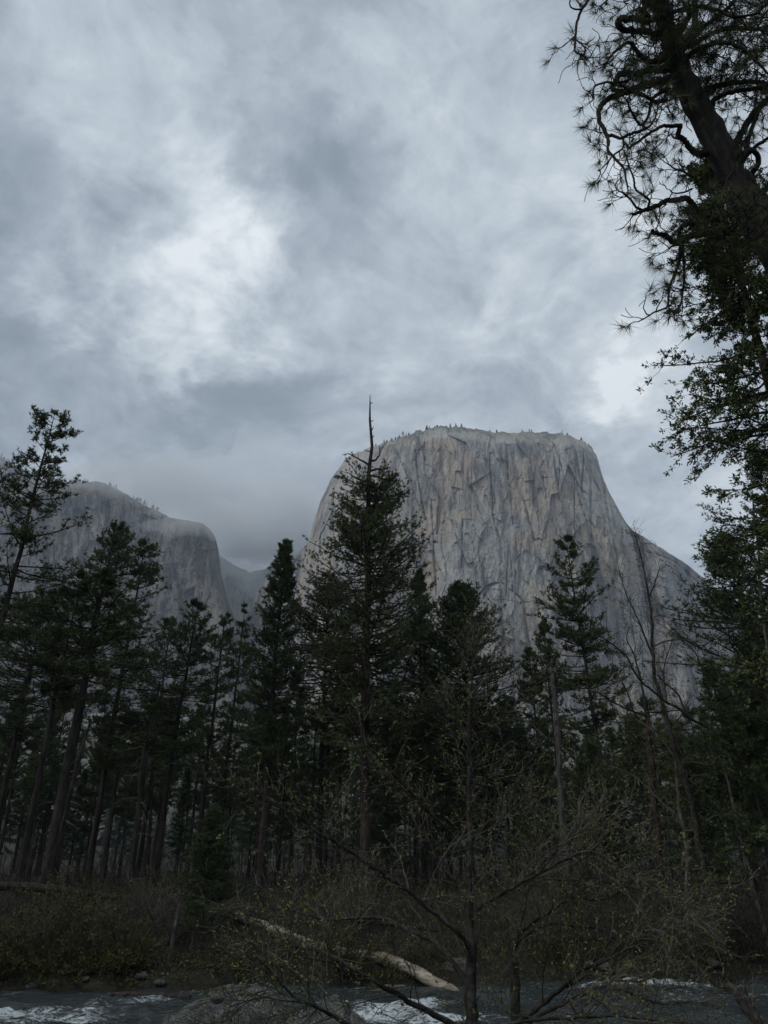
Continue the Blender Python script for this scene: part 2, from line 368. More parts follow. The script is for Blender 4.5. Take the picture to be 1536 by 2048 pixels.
# ------------------------------------------------------------------ cliffs
def cliff(name, XL, XR, top, Dfun, ybot, nu, nv, mats, amp=1.0, seed=0, lines=(), back=700, side_l=True, side_r=True, topnoise=2.0):
    """rock wall between the two edge curves, each row a distance Dfun away, with plateau and flanks running back"""
    A, B, C = Noise(seed + 11), Noise(seed + 12), Noise(seed + 13)
    tx = np.array([p[0] for p in top]); ty = np.array([p[1] for p in top])
    u = np.linspace(0, 1, nu); t = np.linspace(0, 1, nv)
    U, T_ = np.meshgrid(u, t, indexing='ij')
    ylx = np.array(XL)[np.argsort([p[1] for p in XL])]; yrx = np.array(XR)[np.argsort([p[1] for p in XR])]
    x_top = tx[0] + (tx[-1] - tx[0]) * u
    yt = np.interp(x_top, tx, ty) + topnoise * A.fbm(u * 40, u * 0 + 2.2, 4, .6) + topnoise * .8 * A.cell(u * 34, u * 0 + .4)[2]
    PY = ybot + (yt[:, None] - ybot) * T_
    lx = np.interp(PY, ylx[:, 1], ylx[:, 0]); rx = np.interp(PY, yrx[:, 1], yrx[:, 0])
    # below the top line the row runs from the left edge curve to the right one
    k = (U)
    PX = lx + (rx - lx) * k
    PX = PX + (x_top[:, None] - (np.interp(yt, ylx[:, 1], ylx[:, 0]) + (np.interp(yt, yrx[:, 1], yrx[:, 0]) - np.interp(yt, ylx[:, 1], ylx[:, 0])) * u)[:, None]) * smooth(0.35, 1, T_)
    D = Dfun(U, T_)
    wm = D.mean() / F; X = PX * wm; Z = -PY * wm
    d = 0
    d = d + 42 * A.fbm(X / 150, Z / 900, 3)
    rib = np.abs(B.fbm(X / 68 + .6 * A.fbm(X / 120, Z / 170, 3), Z / 360, 3)); d = d + 26 * np.clip(.35 - rib, 0, 1)
    bx, by, a, b, c = A.cell(X / 46 + 3 + .5 * C.fbm(X / 80, Z / 80, 2), Z / 105); d = d + 13 * a + 20 * (bx * b + by * c)
    bx, by, a, b, c = B.cell(X / 15 + Z / 130 + .4 * C.fbm(X / 30, Z / 30, 2), Z / 42); d = d + 4.5 * a + 9 * (bx * b + by * c)
    bx, by, a, b, c = C.cell(X / 6 - Z / 60, Z / 17); d = d + 1.6 * a + 3.5 * (bx * b + by * c)
    crack = np.abs(C.fbm(X / 22 + 9, Z / 500, 3)); d = d + 9 * np.clip(.3 + 2.2 * A.fbm(X / 110 + 4, Z / 160, 3), 0, 1) * 1.3 * np.exp(-(crack / .035) ** 2)
    d = d + 2.6 * B.fbm(X / 7, Z / 20, 4, .65)
    for ln in lines:
        wob = 5 * A.fbm(PX / 14, PY / 14, 3)
        for (x0, y0), (x1, y1) in zip(ln[:-1], ln[1:]):
            ex, ey = x1 - x0, y1 - y0; q2 = ex * ex + ey * ey; tt = np.clip(((PX - x0) * ex + (PY - y0) * ey) / q2, 0, 1)
            dist = np.hypot(PX - x0 - tt * ex, PY - y0 - tt * ey) + wob * .5; sd = np.sign((PX - x0) * ey - (PY - y0) * ex) * (1 if ey > 0 else -1)
            d = d + (5.5 + 5 * B.fbm(PX / 9, PY / 9, 2)) * np.exp(-(dist / 1.7) ** 2) + np.where(sd > 0, 1, -.4) * 4.0 * np.exp(-np.clip(dist, 0, 99) / 14) * (tt > 0) * (tt < 1)
    D = D + d * amp * (1 - .25 * smooth(.95, 1, T_))
    r = (PX - 768) / F; up = -(PY - 1024) / F; c_, s_ = math.cos(RAD(PITCH)), math.sin(RAD(PITCH))
    vx, vy, vz = r, c_ - s_ * up, s_ + c_ * up; kk = D / vy
    P = np.stack([vx * kk, D, CZ + vz * kk], -1)
    rows = [P]
    q = P[:, -1]
    for dy, dz in ((12, 4), (40, 8), (110, 12), (260, 8), (back, -60)):
        e = q.copy(); e[:, 0] *= (1 + dy / q[:, 1] * .9); e[:, 1] += dy; e[:, 2] += dz * .6 + 3 * A.fbm(u * 30, u * 0 + dy, 3); rows.append(e[:, None])
    P = np.concatenate(rows, 1)
    cols = [P]
    def flank(e, dy, dx):
        f = e.copy(); f[..., 0] = f[..., 0] * (1 + dy / f[..., 1]) + dx; f[..., 1] += dy; f[..., 2] -= .04 * dy; return f
    if side_l: cols = [flank(P[:1], dy, dx) for dy, dx in ((back, 260), (200, 60), (50, 8))] + cols
    if side_r: cols = cols + [flank(P[-1:], dy, dx) for dy, dx in ((50, -8), (200, -60), (back, -260))]
    P = np.concatenate(cols, 0)
    mb = MB(); mb.add(P, quads=grid_faces(P.shape[0], P.shape[1])[:, ::-1])
    o = mb.build(name, mats); tag(o, kind='structure'); return o, q

# the great pale face
capD = lambda U, T: 1330 + 520 * np.clip(1 - U / .30, 0, 1) ** 2.6 + 90 * np.clip((U - .6) / .4, 0, 1) ** 2 + 150 * T ** 1.6 + 70 * np.clip((T - .965) / .035, 0, 1) ** 2 + 60 * np.clip((.25 - T) / .25, 0, 1) * -1
cap, cap_top = cliff('granite_cliff', [(577, 1560), (583, 1400), (590, 1260), (600, 1160), (612, 1105), (627, 1045), (642, 1000), (662, 958), (690, 920), (700, 905)],
    [(1350, 1560), (1325, 1400), (1300, 1250), (1280, 1150), (1262, 1060), (1240, 1020), (1215, 980), (1205, 945), (1200, 930)],
    [(690, 920), (706, 908), (745, 894), (790, 881), (822, 868), (840, 860), (882, 853), (930, 857), (985, 866), (1040, 866), (1100, 864), (1142, 871), (1172, 886), (1192, 906), (1204, 945), (1216, 980), (1236, 1016), (1262, 1060)],
    capD, 1560, 410, 390, M_gran, 1.0, 0, topnoise=4.5, lines=[[(942, 1208), (972, 1172), (1000, 1164), (1030, 1188), (1046, 1204)], [(1000, 1166), (1002, 1215), (1004, 1310)], [(1046, 1204), (1052, 1262), (1062, 1310)],
    [(862, 1000), (872, 1190)], [(925, 1038), (922, 1136)], [(978, 905), (985, 1030), (1000, 1090)], [(1086, 955), (1092, 1000)], [(1130, 900), (1150, 942), (1162, 1010), (1186, 1085)],
    [(1104, 878), (1122, 932), (1130, 965)], [(1048, 1002), (1068, 1082)], [(960, 1235), (1000, 1290), (1030, 1340), (1052, 1400)], [(1168, 1096), (1182, 1120)],
    [(1012, 890), (1016, 960), (1026, 1050)], [(830, 900), (836, 960), (850, 1040)], [(1200, 940), (1222, 1060), (1245, 1180)]])
# the shoulder on the right, turned away; its shade is put into the rock colour
shD = lambda U, T: 1440 + 420 * U ** 1.5 + 130 * T ** 1.4 - 60 * np.exp(-((U - .12) / .06) ** 2)
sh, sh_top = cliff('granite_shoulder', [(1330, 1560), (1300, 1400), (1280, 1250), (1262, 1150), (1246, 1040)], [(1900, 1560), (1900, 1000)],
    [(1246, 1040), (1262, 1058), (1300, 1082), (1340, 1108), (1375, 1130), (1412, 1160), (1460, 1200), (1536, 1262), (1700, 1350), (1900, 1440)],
    shD, 1560, 190, 190, M_gran_shade_grey, .9, 40, side_l=False, lines=[[(1262, 1085), (1320, 1120), (1372, 1160)], [(1300, 1105), (1350, 1125), (1400, 1170)], [(1270, 1130), (1262, 1180), (1290, 1260)]])
# the cliff on the left and the ridge behind it
lcD = lambda U, T: 1750 + 380 * (1 - U) ** 1.3 - 120 * np.sin(U * 5) + 260 * np.clip((U - .95) / .05, 0, 1) ** 2 + 120 * T ** 1.5 + 60 * np.clip((T - .94) / .06, 0, 1) ** 2
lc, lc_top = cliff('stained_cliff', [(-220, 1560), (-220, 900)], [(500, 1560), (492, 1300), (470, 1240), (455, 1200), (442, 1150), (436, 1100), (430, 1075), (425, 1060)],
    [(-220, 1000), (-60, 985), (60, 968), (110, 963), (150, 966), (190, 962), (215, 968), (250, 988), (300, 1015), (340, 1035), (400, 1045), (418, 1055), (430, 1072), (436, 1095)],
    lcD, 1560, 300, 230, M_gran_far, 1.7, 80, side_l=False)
rdD = lambda U, T: 2700 + 300 * U + 500 * T
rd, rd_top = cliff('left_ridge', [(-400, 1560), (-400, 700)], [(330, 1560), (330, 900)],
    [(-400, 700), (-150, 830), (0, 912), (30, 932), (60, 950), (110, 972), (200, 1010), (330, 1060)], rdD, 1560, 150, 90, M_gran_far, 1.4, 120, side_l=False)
frD = lambda U, T: 2700 + 900 * np.abs(U - .45) + 600 * T
fr, fr_top = cliff('valley_ridge', [(380, 1560), (380, 900)], [(680, 1560), (680, 900)],
    [(380, 1085), (430, 1105), (470, 1130), (500, 1145), (530, 1138), (560, 1120), (620, 1090), (680, 1070)], frD, 1560, 110, 110, M_wooded, 1.8, 160, side_l=False)
lbD = lambda U, T: 1800 + 250 * (1 - U) + 120 * T
lb, lb_top = cliff('low_buttress', [(505, 1560), (515, 1300), (520, 1200), (540, 1150)], [(640, 1560), (640, 1000)],
    [(520, 1175), (535, 1152), (560, 1140), (585, 1118), (640, 1060)], lbD, 1560, 90, 110, M_gran_shade_grey, 1.0, 200, side_l=True)

# ------------------------------------------------------------------ trees
def ang_dirs(rng, n, D, spread):
    v = D + rng.normal(size=(n, 3)) * spread
    return v / (np.linalg.norm(v, axis=1, keepdims=True) + 1e-9)
def bend(P0, D0, L, k, rng, up=0.0, wob=.12):
    """n polylines of k points from P0 along D0, length L, turning up (or down)"""
    n = len(P0); P = np.zeros((n, k, 3)); P[:, 0] = P0; D = D0.copy(); L = np.broadcast_to(L, (n,))
    for i in range(1, k):
        D = D + rng.normal(size=(n, 3)) * wob; D[:, 2] += np.broadcast_to(up, (n,)) / (k - 1)
        D /= np.linalg.norm(D, axis=1, keepdims=True); P[:, i] = P[:, i - 1] + D * (L / (k - 1))[:, None]
    return P
def along(P, s):
    """points and tangents at fractions s of polylines: P (n,k,3), s (n,m)"""
    n, k, _ = P.shape; f = np.clip(s, 0, .9999) * (k - 1); i = f.astype(int); f = (f - i)[..., None]
    a = P[np.arange(n)[:, None], i]; b = P[np.arange(n)[:, None], i + 1]
    d = b - a; return a * (1 - f) + b * f, d / (np.linalg.norm(d, axis=2, keepdims=True) + 1e-9)

def conifer(seed, H, base, R, kind='pine', trunk_r=None, lean=(0, 0), dens=1.0, dead_top=0.0, needle=None, nl=.25, nw=.062, gaps=.25, top_w=.18, per=7, shape=None):
    """trunk mesh builder and crown mesh builder of a conifer standing at the origin"""
    rng = np.random.RandomState(seed); trunk_r = (trunk_r or H * .0125) * .84
    k = 16; tz = np.linspace(0, 1, k); TP = np.zeros((k, 3)); TP[:, 2] = tz * H
    TP[:, 0] = lean[0] * tz ** 1.3 * H + np.cumsum(rng.normal(size=k)) * .0016 * H; TP[:, 1] = lean[1] * tz * H + np.cumsum(rng.normal(size=k)) * .0016 * H
    TP[:, :2] -= TP[0, :2]
    TR = trunk_r * ((1 - tz) ** .8 * .93 + .05 + .35 * np.exp(-tz * 28))
    if dead_top: TP[:, 0] += np.where(tz > .75, .12 * np.sin(tz * 60), 0)
    if dead_top: TR = trunk_r * ((1 - tz) ** .62 * .80 + .06 + .4 * np.exp(-tz * 28))
    tm = MB(); tm.tubes(TP, TR, 9)
    cr = MB()
    def tp(z): z = np.clip(z / H, 0, 1); return np.stack([np.interp(z, tz, TP[:, 0]), np.interp(z, tz, TP[:, 1]), z * H], -1)
    top = H * (1 - dead_top)
    nb = int((top - base) * (7.5 if kind != 'cone' else 9.5) * dens)
    zt = np.sort(rng.rand(nb)) ** .92; z = base + (top - base) * zt
    az = rng.rand(nb) * 2 * math.pi + np.arange(nb) * 2.4
    if shape is not None: prof = np.interp(zt, [a for a, b in shape], [b for a, b in shape])
    elif kind == 'cone': prof = (1 - zt) ** .85 * .97 + .05
    elif kind == 'narrow': prof = np.clip(1.15 * (1 - zt) ** .6, 0, 1) * (.75 + .25 * np.sin(zt * 3)) + .04
    else: prof = (1 - zt ** 2.2) ** .9 * (.55 + .6 * smooth(0, .35, zt)) + top_w * .6
    # sectors that stick out or stay back, so the outline is uneven
    nn = Noise(seed + 500); lump = .78 + .75 * nn.fbm(az / 1.3 + 5, z / 2.3, 2)
    L = R * prof * np.clip(lump * 1.12 + rng.normal(size=nb) * .12, .3, 1.22)
    keep = rng.rand(nb) > gaps * (nn.fbm(az / 1.1 + 40, z / 1.6, 2) > .05); L = L[keep]; z = z[keep]; zt = zt[keep]; az = az[keep]; nb = len(z)
    el = {'pine': -.25 + .62 * zt ** 1.4, 'cone': -.25 + .75 * zt, 'narrow': -.1 + .9 * zt}.get(kind, -.2 + .8 * zt) + rng.normal(size=nb) * .13
    if dead_top: el = np.where(zt > .8, el * .3, el)
    D0 = np.stack([np.cos(az) * np.cos(el), np.sin(az) * np.cos(el), np.sin(el)], -1)
    BP = bend(tp(z), D0, L, 6, rng, up=.45, wob=.1)
    br = np.clip(.014 * L + .012, .015, .09); BR = br[:, None] * np.linspace(1, .25, 6)[None]
    cr.tubes(BP, BR, 3, m=1)
    # side twigs
    m = 10 if kind == 'pine' else 8
    s = .22 + .78 * np.sort(rng.rand(nb, m), axis=1); SP, SD = along(BP, s); SP = SP.reshape(-1, 3); SD = SD.reshape(-1, 3)
    side = np.cross(SD, np.tile([0, 0, 1.0], (len(SD), 1))); side /= np.linalg.norm(side, axis=1, keepdims=True) + 1e-9
    sg = np.where(rng.rand(len(SD)) < .5, -1, 1)[:, None]
    D1 = SD * .75 + side * sg * (.5 + .5 * rng.rand(len(SD), 1)) + np.array([0, 0, .12]) + rng.normal(size=SD.shape) * .2; D1 /= np.linalg.norm(D1, axis=1, keepdims=True)
    L1 = (np.repeat(L, m) * (.16 + .22 * rng.rand(len(SD))) * (1.15 - .6 * s.ravel()) + .18)
    TW = bend(SP, D1, L1, 4, rng, up=.35, wob=.12)
    cr.blades(TW[:, 0], TW[:, -1] - TW[:, 0], 1.0, .03, m=1, rng=rng)
    TW = np.concatenate([TW, BP[:, -4:]], 0)
    # needle tufts
    Lw = np.linalg.norm(TW[:, -1] - TW[:, 0], axis=1)
    mt = 4; st = np.sort(.25 + .8 * rng.rand(len(TW), mt), axis=1); st[:, -1] = .999
    use = rng.rand(len(TW), mt) < np.clip(Lw[:, None] / .75, .35, 1); use[:, -1] = True
    Q, QD = along(TW, st); Q = Q[use]; QD = QD[use]
    Q = Q + rng.normal(size=Q.shape) * .05
    n = len(Q); Qr = np.repeat(Q, per, 0); Dr = np.repeat(QD, per, 0)
    dd = ang_dirs(rng, n * per, Dr * .55 + np.array([0, 0, .25]), .62)
    cr.blades(Qr, dd, nl * (.7 + .5 * rng.rand(n * per)), nw, m=0, rng=rng)
    if dead_top: cr_el = 0
    if dead_top:   # bare top spike with broken limbs
        zs = top + (H - top) * np.array([.02, .06, .12, .17, .23, .28, .37, .50, .60, .70, .80, .90])
        azs = rng.rand(len(zs)) * 6.28; azs[:6] = [.15, 3.0, .3, -.15, 3.3, .2]
        Ls = np.array([2.6, 2.3, 3.0, 2.3, 2.3, 2.4, .7, .6, .5, .45, .4, .3])
        D = np.stack([np.cos(azs), np.sin(azs), .05 + .25 * rng.rand(len(zs))], -1); D /= np.linalg.norm(D, axis=1, keepdims=True)
        DP = bend(tp(zs), D, Ls, 8, rng, up=.25, wob=.22)
        cr.tubes(DP, np.linspace(.12, .035, 8)[None] * np.clip(Ls[:, None] / 2, .6, 1), 5, m=1)
        S, SDd = along(DP[:6], np.array([[.45, .62, .75, .9]] * 6)); S = S.reshape(-1, 3); SDd = SDd.reshape(-1, 3)
        cr.tubes(bend(S, ang_dirs(rng, len(S), SDd, .6), .8, 5, rng, wob=.3), np.full((len(S), 5), .024), 3, m=1)
    # some dead stubs below the crown
    ns = int(base * .5); zs = base * (.35 + .65 * rng.rand(ns)); azs = rng.rand(ns) * 6.28
    if ns:
        D = np.stack([np.cos(azs), np.sin(azs), -.25 + .2 * rng.rand(ns)], -1)
        cr.tubes(bend(tp(zs), D, .4 + 1.5 * rng.rand(ns), 5, rng, up=-.3, wob=.16), np.full((ns, 5), .02) * np.linspace(1, .4, 5)[None], 3, m=1)
    return tm, cr

def place_tree(name, label, cat, px, py, Y, basepy, R, kind, seed, **kw):
    top = at(px, py, Y); x, y = top[0], top[1]; g = float(hfun(np.array([x]), np.array([y]))[0]) - .15
    H = top[2] - g; b = at(px, basepy, Y)[2] - g
    nmat = kw.pop('needle', M_needle); bmat = kw.pop('bmat', M_bark); group = kw.pop('group', None)
    root = empty(name, (x, y, g), label, cat, group)
    lean = kw.get('lean', (0, 0)); tm, cr = conifer(seed, H, max(b, 1.0), R, kind, **kw)
    root.location.x -= lean[0] * H
    tm.build('trunk', bmat, root, True); cr.build('crown', [nmat, bmat], root)
    return root

T = place_tree
T('pine_tree', 'tall open crowned pine at the left edge with its top against grey cloud', 'pine tree', 115, 826, 44, 1290, 3.6, 'pine', 1, dens=1.1, gaps=.5, top_w=.28, lean=(.02, 0), trunk_r=.36,
  shape=[(0, .5), (.2, .9), (.45, 1.0), (.62, .75), (.7, .42), (.8, .55), (.93, .42), (1, .16)])
T('pine_tree', 'dense green pine low at the left edge in front of the open crowned pine', 'pine tree', 100, 1190, 66, 1475, 4.3, 'pine', 2, gaps=.1, lean=(.015, 0), trunk_r=.38, dens=1.6, top_w=.3)
T('pine_tree', 'tall bushy pine with rounded tip before the stained cliff', 'pine tree', 235, 1050, 58, 1440, 3.9, 'pine', 3, gaps=.2, lean=(.01, 0), trunk_r=.42, dens=1.35)
T('pine_tree', 'slimmer pine right beside the bushy round tipped pine', 'pine tree', 293, 1082, 62, 1500, 3.4, 'pine', 4, gaps=.3, trunk_r=.34, lean=(.02, 0), dens=1.1)
T('pine_tree', 'short pine with flat ragged crown between the slimmer pine and the gap in the valley', 'pine tree', 342, 1240, 74, 1480, 3.6, 'pine', 5, gaps=.25, trunk_r=.3)
T('pine_tree', 'pointed pine under the right end of the stained cliff', 'pine tree', 392, 1207, 66, 1520, 3.0, 'pine', 6, gaps=.2, lean=(.03, 0), trunk_r=.38, dens=1.2)
T('pine_tree', 'small topped pine right of the pointed pine under the cloud filled gap', 'pine tree', 452, 1232, 72, 1520, 2.8, 'pine', 7, gaps=.25, lean=(.02, 0), trunk_r=.33)
T('pine_tree', 'thin sparse half bare pine in the cloud filled gap', 'pine tree', 488, 1212, 66, 1500, 1.8, 'narrow', 8, gaps=.6, dens=.7, lean=(.02, 0), trunk_r=.25)
T('fir_tree', 'narrow spire shaped conifer left of the great pale cliff', 'conifer', 573, 1080, 60, 1530, 2.9, 'narrow', 9, gaps=.05, dens=2.2, trunk_r=.42, lean=(.01, 0), needle=M_needle2)
T('pine_tree', 'mid sized pine at the left foot of the great pale cliff', 'pine tree', 657, 1150, 64, 1440, 4.2, 'pine', 10, gaps=.1, dens=1.8, trunk_r=.36)
T('pine_tree', 'tallest pine in the middle with a bare dead spike top', 'pine tree', 751, 787, 58, 1500, 6.0, 'pine', 11, gaps=.36, dens=2.5, dead_top=.235, trunk_r=.6, lean=(.012, 0), bmat=M_bark_red, per=8,
  shape=[(0, .8), (.3, .92), (.5, .88), (.64, .84), (.76, .62), (.86, .42), (.93, .58), (.97, .6), (1, .3)])
T('fir_tree', 'dense conifer pressed against the right side of the tallest pine', 'conifer', 838, 1150, 66, 1540, 4.3, 'cone', 12, gaps=.1, dens=1.72, trunk_r=.36)
T('fir_tree', 'broad dense cone shaped conifer in front of the pale cliff', 'conifer', 915, 1172, 60, 1560, 5.4, 'cone', 13, gaps=.0, dens=2.9, trunk_r=.4, needle=M_needle2,
  shape=[(0, 1), (.3, 1.0), (.55, .82), (.75, .56), (.88, .33), (.95, .16), (1, .05)])
T('pine_tree', 'lopsided pine with separate layered boughs before the right half of the pale cliff', 'pine tree', 1135, 1082, 52, 1480, 3.4, 'pine', 14, gaps=.6, dens=1.5, trunk_r=.26, lean=(-.03, 0),
  shape=[(0, .7), (.3, .9), (.42, .95), (.5, .6), (.6, .95), (.68, .5), (.8, .62), (.92, .35), (1, .12)])
T('fir_tree', 'small slim conifer beside the broken grey snag', 'conifer', 1089, 1245, 58, 1520, 2.0, 'narrow', 15, gaps=.3, dens=1.2, trunk_r=.2)
T('fir_tree', 'low dense conifer left of the broken grey snag', 'conifer', 1063, 1300, 62, 1560, 2.7, 'cone', 16, gaps=.1, trunk_r=.22)
T('fir_tree', 'dark irregular conifer below the near cedar at the right edge', 'conifer', 1455, 1090, 36, 1440, 3.7, 'pine', 17, gaps=.2, dens=2.8, trunk_r=.42, needle=M_needle2, per=8, nw=.04, nl=.2)
T('fir_tree', 'near ragged conifer half cut off by the right edge below the leafy sprays', 'conifer', 1535, 965, 27, 1420, 3.0, 'pine', 33, gaps=.35, dens=2.2, trunk_r=.25, needle=M_needle2, per=7, nw=.035, nl=.16,
  shape=[(0, 1), (.4, 1), (.7, .8), (.9, .6), (1, .3)])
T('fir_tree', 'dense dark conifer filling the right edge under the layered boughs', 'conifer', 1500, 1235, 42, 1640, 3.8, 'cone', 18, gaps=.0, dens=2.5, trunk_r=.3, needle=M_needle2)
T('fir_tree', 'feathery conifer between the bare trees and the right edge', 'conifer', 1424, 1330, 46, 1650, 2.9, 'cone', 19, gaps=.1, dens=1.95, trunk_r=.26, needle=M_needle2)
T('fir_tree', 'rounded young conifer at the foot of the pale cliff behind the bare trees', 'conifer', 1345, 1440, 60, 1650, 2.8, 'cone', 20, gaps=.1, trunk_r=.2)
T('pine_tree', 'short pine top between the lopsided pine and the bare trees', 'pine tree', 1262, 1440, 66, 1620, 2.4, 'narrow', 21, gaps=.2, trunk_r=.22, dens=1.4)
T('fir_tree', 'low dark conifer right of the broad cone shaped conifer', 'conifer', 1012, 1395, 70, 1600, 3.3, 'cone', 22, gaps=.1, trunk_r=.24, needle=M_needle2)
T('fir_sapling', 'black green young fir on the far bank behind the grey leafless shrub', 'young fir', 428, 1622, 41, 1880, 1.75, 'cone', 23, gaps=.0, dens=4.2, trunk_r=.07, needle=M_needle2, nl=.15, nw=.04)
T('fir_sapling', 'low dark fir crouched on the waterline by the leaning pale stem', 'young fir', 395, 1815, 38, 1960, 1.15, 'cone', 24, gaps=.0, dens=2.4, trunk_r=.06, needle=M_needle2, nl=.15, nw=.04)
T('fir_tree', 'dark conifer low in the forest between the broken snag and the reddish broken tree', 'conifer', 1185, 1490, 50, 1720, 3.0, 'cone', 26, gaps=.1, trunk_r=.2, needle=M_needle2)
T('fir_tree', 'very dark low conifer at the right edge above the leaning pale trunk', 'conifer', 1478, 1440, 36, 1760, 3.0, 'cone', 27, gaps=.05, trunk_r=.22, needle=M_needle2, dens=1.2)
T('fir_tree', 'young dark conifer behind the pale mottled trunk', 'conifer', 1375, 1530, 44, 1760, 2.8, 'cone', 28, gaps=.05, trunk_r=.2, needle=M_needle2)
T('fir_tree', 'young dark conifer in the forest above the foreground alder fork', 'conifer', 1085, 1560, 52, 1760, 2.6, 'cone', 29, gaps=.05, trunk_r=.2, needle=M_needle2)
T('fir_tree', 'young conifer low behind the red trunk of the tallest pine', 'conifer', 775, 1440, 66, 1740, 3.4, 'cone', 30, gaps=.1, trunk_r=.2)
T('fir_tree', 'brown needled dying conifer among the left trunks', 'conifer', 225, 1440, 80, 1640, 2.4, 'narrow', 25, gaps=.3, needle=M_needle3, trunk_r=.18)

# copies: the deeper rows of the forest
rng = random.Random(5)
protos = []
for i, (kd, R, sd) in enumerate([('pine', 3.2, 61), ('cone', 3.0, 62), ('narrow', 2.6, 63), ('pine', 2.8, 64)]):
    root = empty('forest_tree', (0, 0, 0), None, 'conifer', 'dark conifers standing deep in the forest')
    tm, cr = conifer(sd, 24, 9 if kd != 'cone' else 5, R, kd, gaps=.1, dens=.8, per=6, nw=.085, nl=.32, trunk_r=.27)
    tm.build('trunk', M_bark, root, True); cr.build('crown', [M_needle2, M_bark], root); protos.append(root)
deep = []
x = -60
for i, px in enumerate(np.linspace(-90, 1620, 120)):
    deep.append((px + rng.uniform(-14, 14), rng.uniform(1385, 1545), rng.uniform(72, 150)))
for px, py, Y in [(690, 1260, 84), (770, 1300, 88), (600, 1330, 92), (860, 1330, 90), (150, 1330, 96), (60, 1350, 92), (540, 1330, 98), (520, 1420, 104), (960, 1400, 90), (1500, 1360, 70), (1400, 1420, 75), (1465, 1480, 62), (1530, 1440, 55), (1040, 1450, 84), (1150, 1470, 78), (1200, 1500, 82), (330, 1400, 95), (410, 1400, 100)]: deep.append((px, py, Y))
for i, (px, py, Y) in enumerate(deep):
    p = protos[i % 4] if i < 4 else protos[rng.randrange(4)]
    o = p if i < 4 else copy_tree(p)
    tpt = at(px, py, Y); g = float(hfun(np.array([tpt[0]]), np.array([Y]))[0]) - .2
    o.location = (tpt[0], Y, g); s = (tpt[2] - g) / 24; w_ = max(s, .55) * rng.uniform(.85, 1.15)
    o.scale = (w_, w_, s); o.rotation_euler = (0, 0, rng.uniform(0, 6.28))
    o['label'] = 'dark conifer standing deep in the forest behind the front row'
# bare dark trunks of the stand whose crowns merge above
trs = [(40, 1745, 48, .32), (95, 1760, 46, .40), (215, 1700, 60, .25), (272, 1690, 58, .34), (622, 1660, 62, .25), (655, 1650, 66, .24), (560, 1650, 70, .22), (828, 1620, 66, .2), (1010, 1600, 70, .22), (20, 1600, 70, .25),
       (320, 1650, 76, .22), (450, 1620, 80, .2), (720, 1650, 72, .2), (775, 1650, 76, .24), (870, 1640, 78, .22), (1080, 1640, 72, .2), (1240, 1640, 70, .22), (1330, 1640, 64, .2), (1420, 1640, 60, .24), (1490, 1640, 58, .22)]
rs = np.random.RandomState(8)
lab_t = 'dark straight conifer trunk among the merged crowns'
for i, (px, py, Y, r) in enumerate(trs[:20]):
    b = at(px, py, Y); g = float(hfun(np.array([b[0]]), np.array([Y]))[0]) - .2
    root = empty('slender_pine', (b[0], Y, g), 'slender pine with dark bare trunk and thin ragged crown inside the forest', 'pine tree', 'slender pines inside the forest')
    if i < 5:
        tm, cr = conifer(200 + i, 24, 14, 2.4, 'pine', gaps=.2, dens=.7, per=6, nw=.07, nl=.28, trunk_r=.27)
        me1 = tm.mesh('trunk', M_bark, True); me2 = cr.mesh('crown', [M_needle, M_bark]); trs.append((me1, me2))
    me1, me2 = trs[20 + i % 5]
    for nm, me in (('trunk', me1), ('crown', me2)):
        o = bpy.data.objects.new(nm, me); COL.objects.link(o); o.parent = root
    root.scale = (r / .27, r / .27, (.55 if i > 1 else .72) * (.9 + .25 * rs.rand())); root.rotation_euler = (0, 0, rs.rand() * 6.28)

# far forest: talus slope woods, read as one mass
rs = np.random.RandomState(21); mb = MB(); n = 2600
X = rs.uniform(-1, 1, n); Y = 170 + 1050 * rs.rand(n) ** 1.25; X = X * (Y * .75 + 20); hh = hfun(X, Y); Hh = rs.uniform(12, 30, n)
mk = N3.fbm(X / 90, Y / 90, 3) > -.15 + .5 * smooth(500, 1200, Y); X, Y, hh, Hh = X[mk], Y[mk], hh[mk], Hh[mk]; n = len(X)
per = 46; t_ = rs.rand(n, per) ** .8; a_ = rs.rand(n, per) * 6.28; rr = (1 - t_) * Hh[:, None] * .15 + .4
P = np.stack([X[:, None] + np.cos(a_) * rr * .2, Y[:, None] + np.sin(a_) * rr * .2, hh[:, None] + Hh[:, None] * (.12 + .86 * t_)], -1).reshape(-1, 3)
D = np.stack([np.cos(a_), np.sin(a_), -.25 + 0 * a_], -1).reshape(-1, 3)
mb.blades(P, D, (rr * 1.1).ravel(), (Hh[:, None] * .085 * (1.1 - t_)).ravel(), 0, rs)
mb.tubes(np.stack([np.stack([X, Y, hh - 1], -1), np.stack([X, Y, hh + Hh], -1)], 1), np.stack([Hh * .012, Hh * .002], 1), 3, m=1)
tag(mb.build('far_woods', [M_far, M_bark]), 'dark woods on the slope below the cliffs', None, None, 'stuff')

